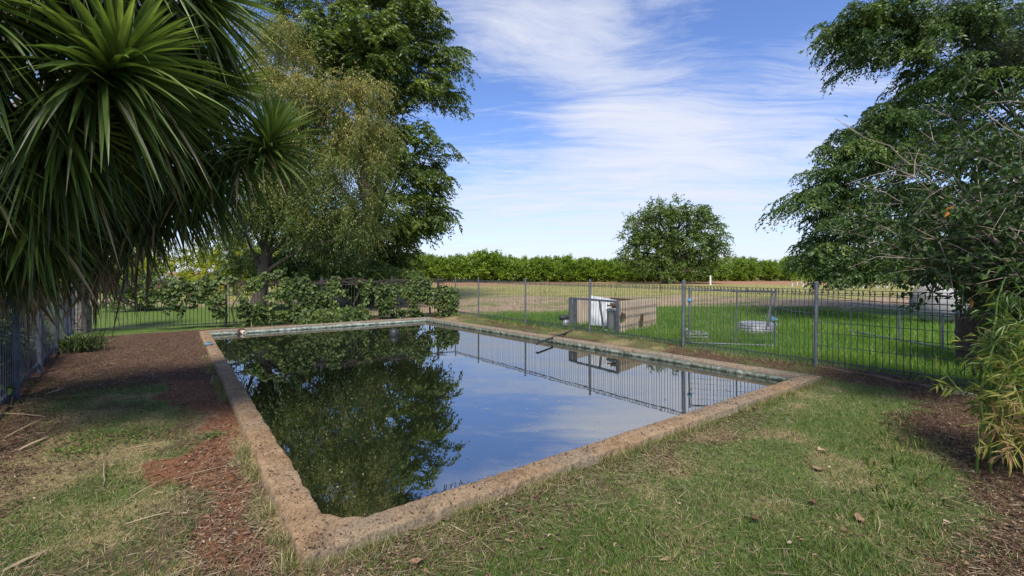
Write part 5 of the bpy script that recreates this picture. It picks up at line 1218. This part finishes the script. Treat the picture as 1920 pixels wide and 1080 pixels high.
# small cumulus puffs low down
puff = cnoise(.2, (1.0, .42), 2.0, 9, .62, .2, (5.1, 2.0, 0))
pr_ = ramp(nt, [(.50, 0.0), (.60, .55), (.7, .8)], puff)
lowm = N_(nt, 'MapRange'); lowm.inputs['From Min'].default_value = .30; lowm.inputs['From Max'].default_value = .12; L(sep.outputs['Z'], lowm.inputs['Value'])
cl2 = mth('MULTIPLY', pr_.outputs[0], lowm.outputs[0])
hz = N_(nt, 'MapRange'); hz.inputs['From Min'].default_value = .16; hz.inputs['From Max'].default_value = -.02; hz.inputs['To Max'].default_value = .72; L(sep.outputs['Z'], hz.inputs['Value'])
cfac = mth('MAXIMUM', mth('MAXIMUM', cl.outputs[0], cl2), hz.outputs[0])
skt = N_(nt, 'Mix', data_type='RGBA', blend_type='MULTIPLY'); skt.inputs['Factor'].default_value = 1; L(sky.outputs[0], skt.inputs['A']); skt.inputs['B'].default_value = (.66, .73, .97, 1)
mxs = N_(nt, 'Mix', data_type='RGBA'); L(cfac, mxs.inputs['Factor']); L(skt.outputs['Result'], mxs.inputs['A']); mxs.inputs['B'].default_value = (3.85, 4.0, 4.45, 1)
L(mxs.outputs['Result'], bg.inputs['Color']); bg.inputs['Strength'].default_value = .105
sun = bpy.data.lights.new('sun', 'SUN'); sun.energy = 2.8; sun.angle = math.radians(14); sun.color = (1, .93, .82)
so = bpy.data.objects.new('sun', sun); COL.objects.link(so)
sd = np.array([math.sin(SUN_AZ)*math.cos(SUN_EL), math.cos(SUN_AZ)*math.cos(SUN_EL), math.sin(SUN_EL)])
from mathutils import Vector
so.rotation_euler = Vector(sd).to_track_quat('Z', 'Y').to_euler(); so.location = (0, -5, 30)
cam = bpy.data.cameras.new('camera'); co = bpy.data.objects.new('camera', cam); COL.objects.link(co)
cam.sensor_width = 36; cam.lens = 36*FPX/1920; cam.shift_y = -(540-CY)/1920; cam.clip_start = .05; cam.clip_end = 3000
co.location = (0, 0, H); co.rotation_euler = (math.radians(90), 0, 0)
scene.camera = co
scene.view_settings.view_transform = 'Standard'; scene.view_settings.look = 'None'; scene.view_settings.gamma = 1
scene.view_settings.exposure = 1.06
scene.cycles.max_bounces = 6; scene.cycles.diffuse_bounces = 3; scene.cycles.glossy_bounces = 3; scene.cycles.transmission_bounces = 3
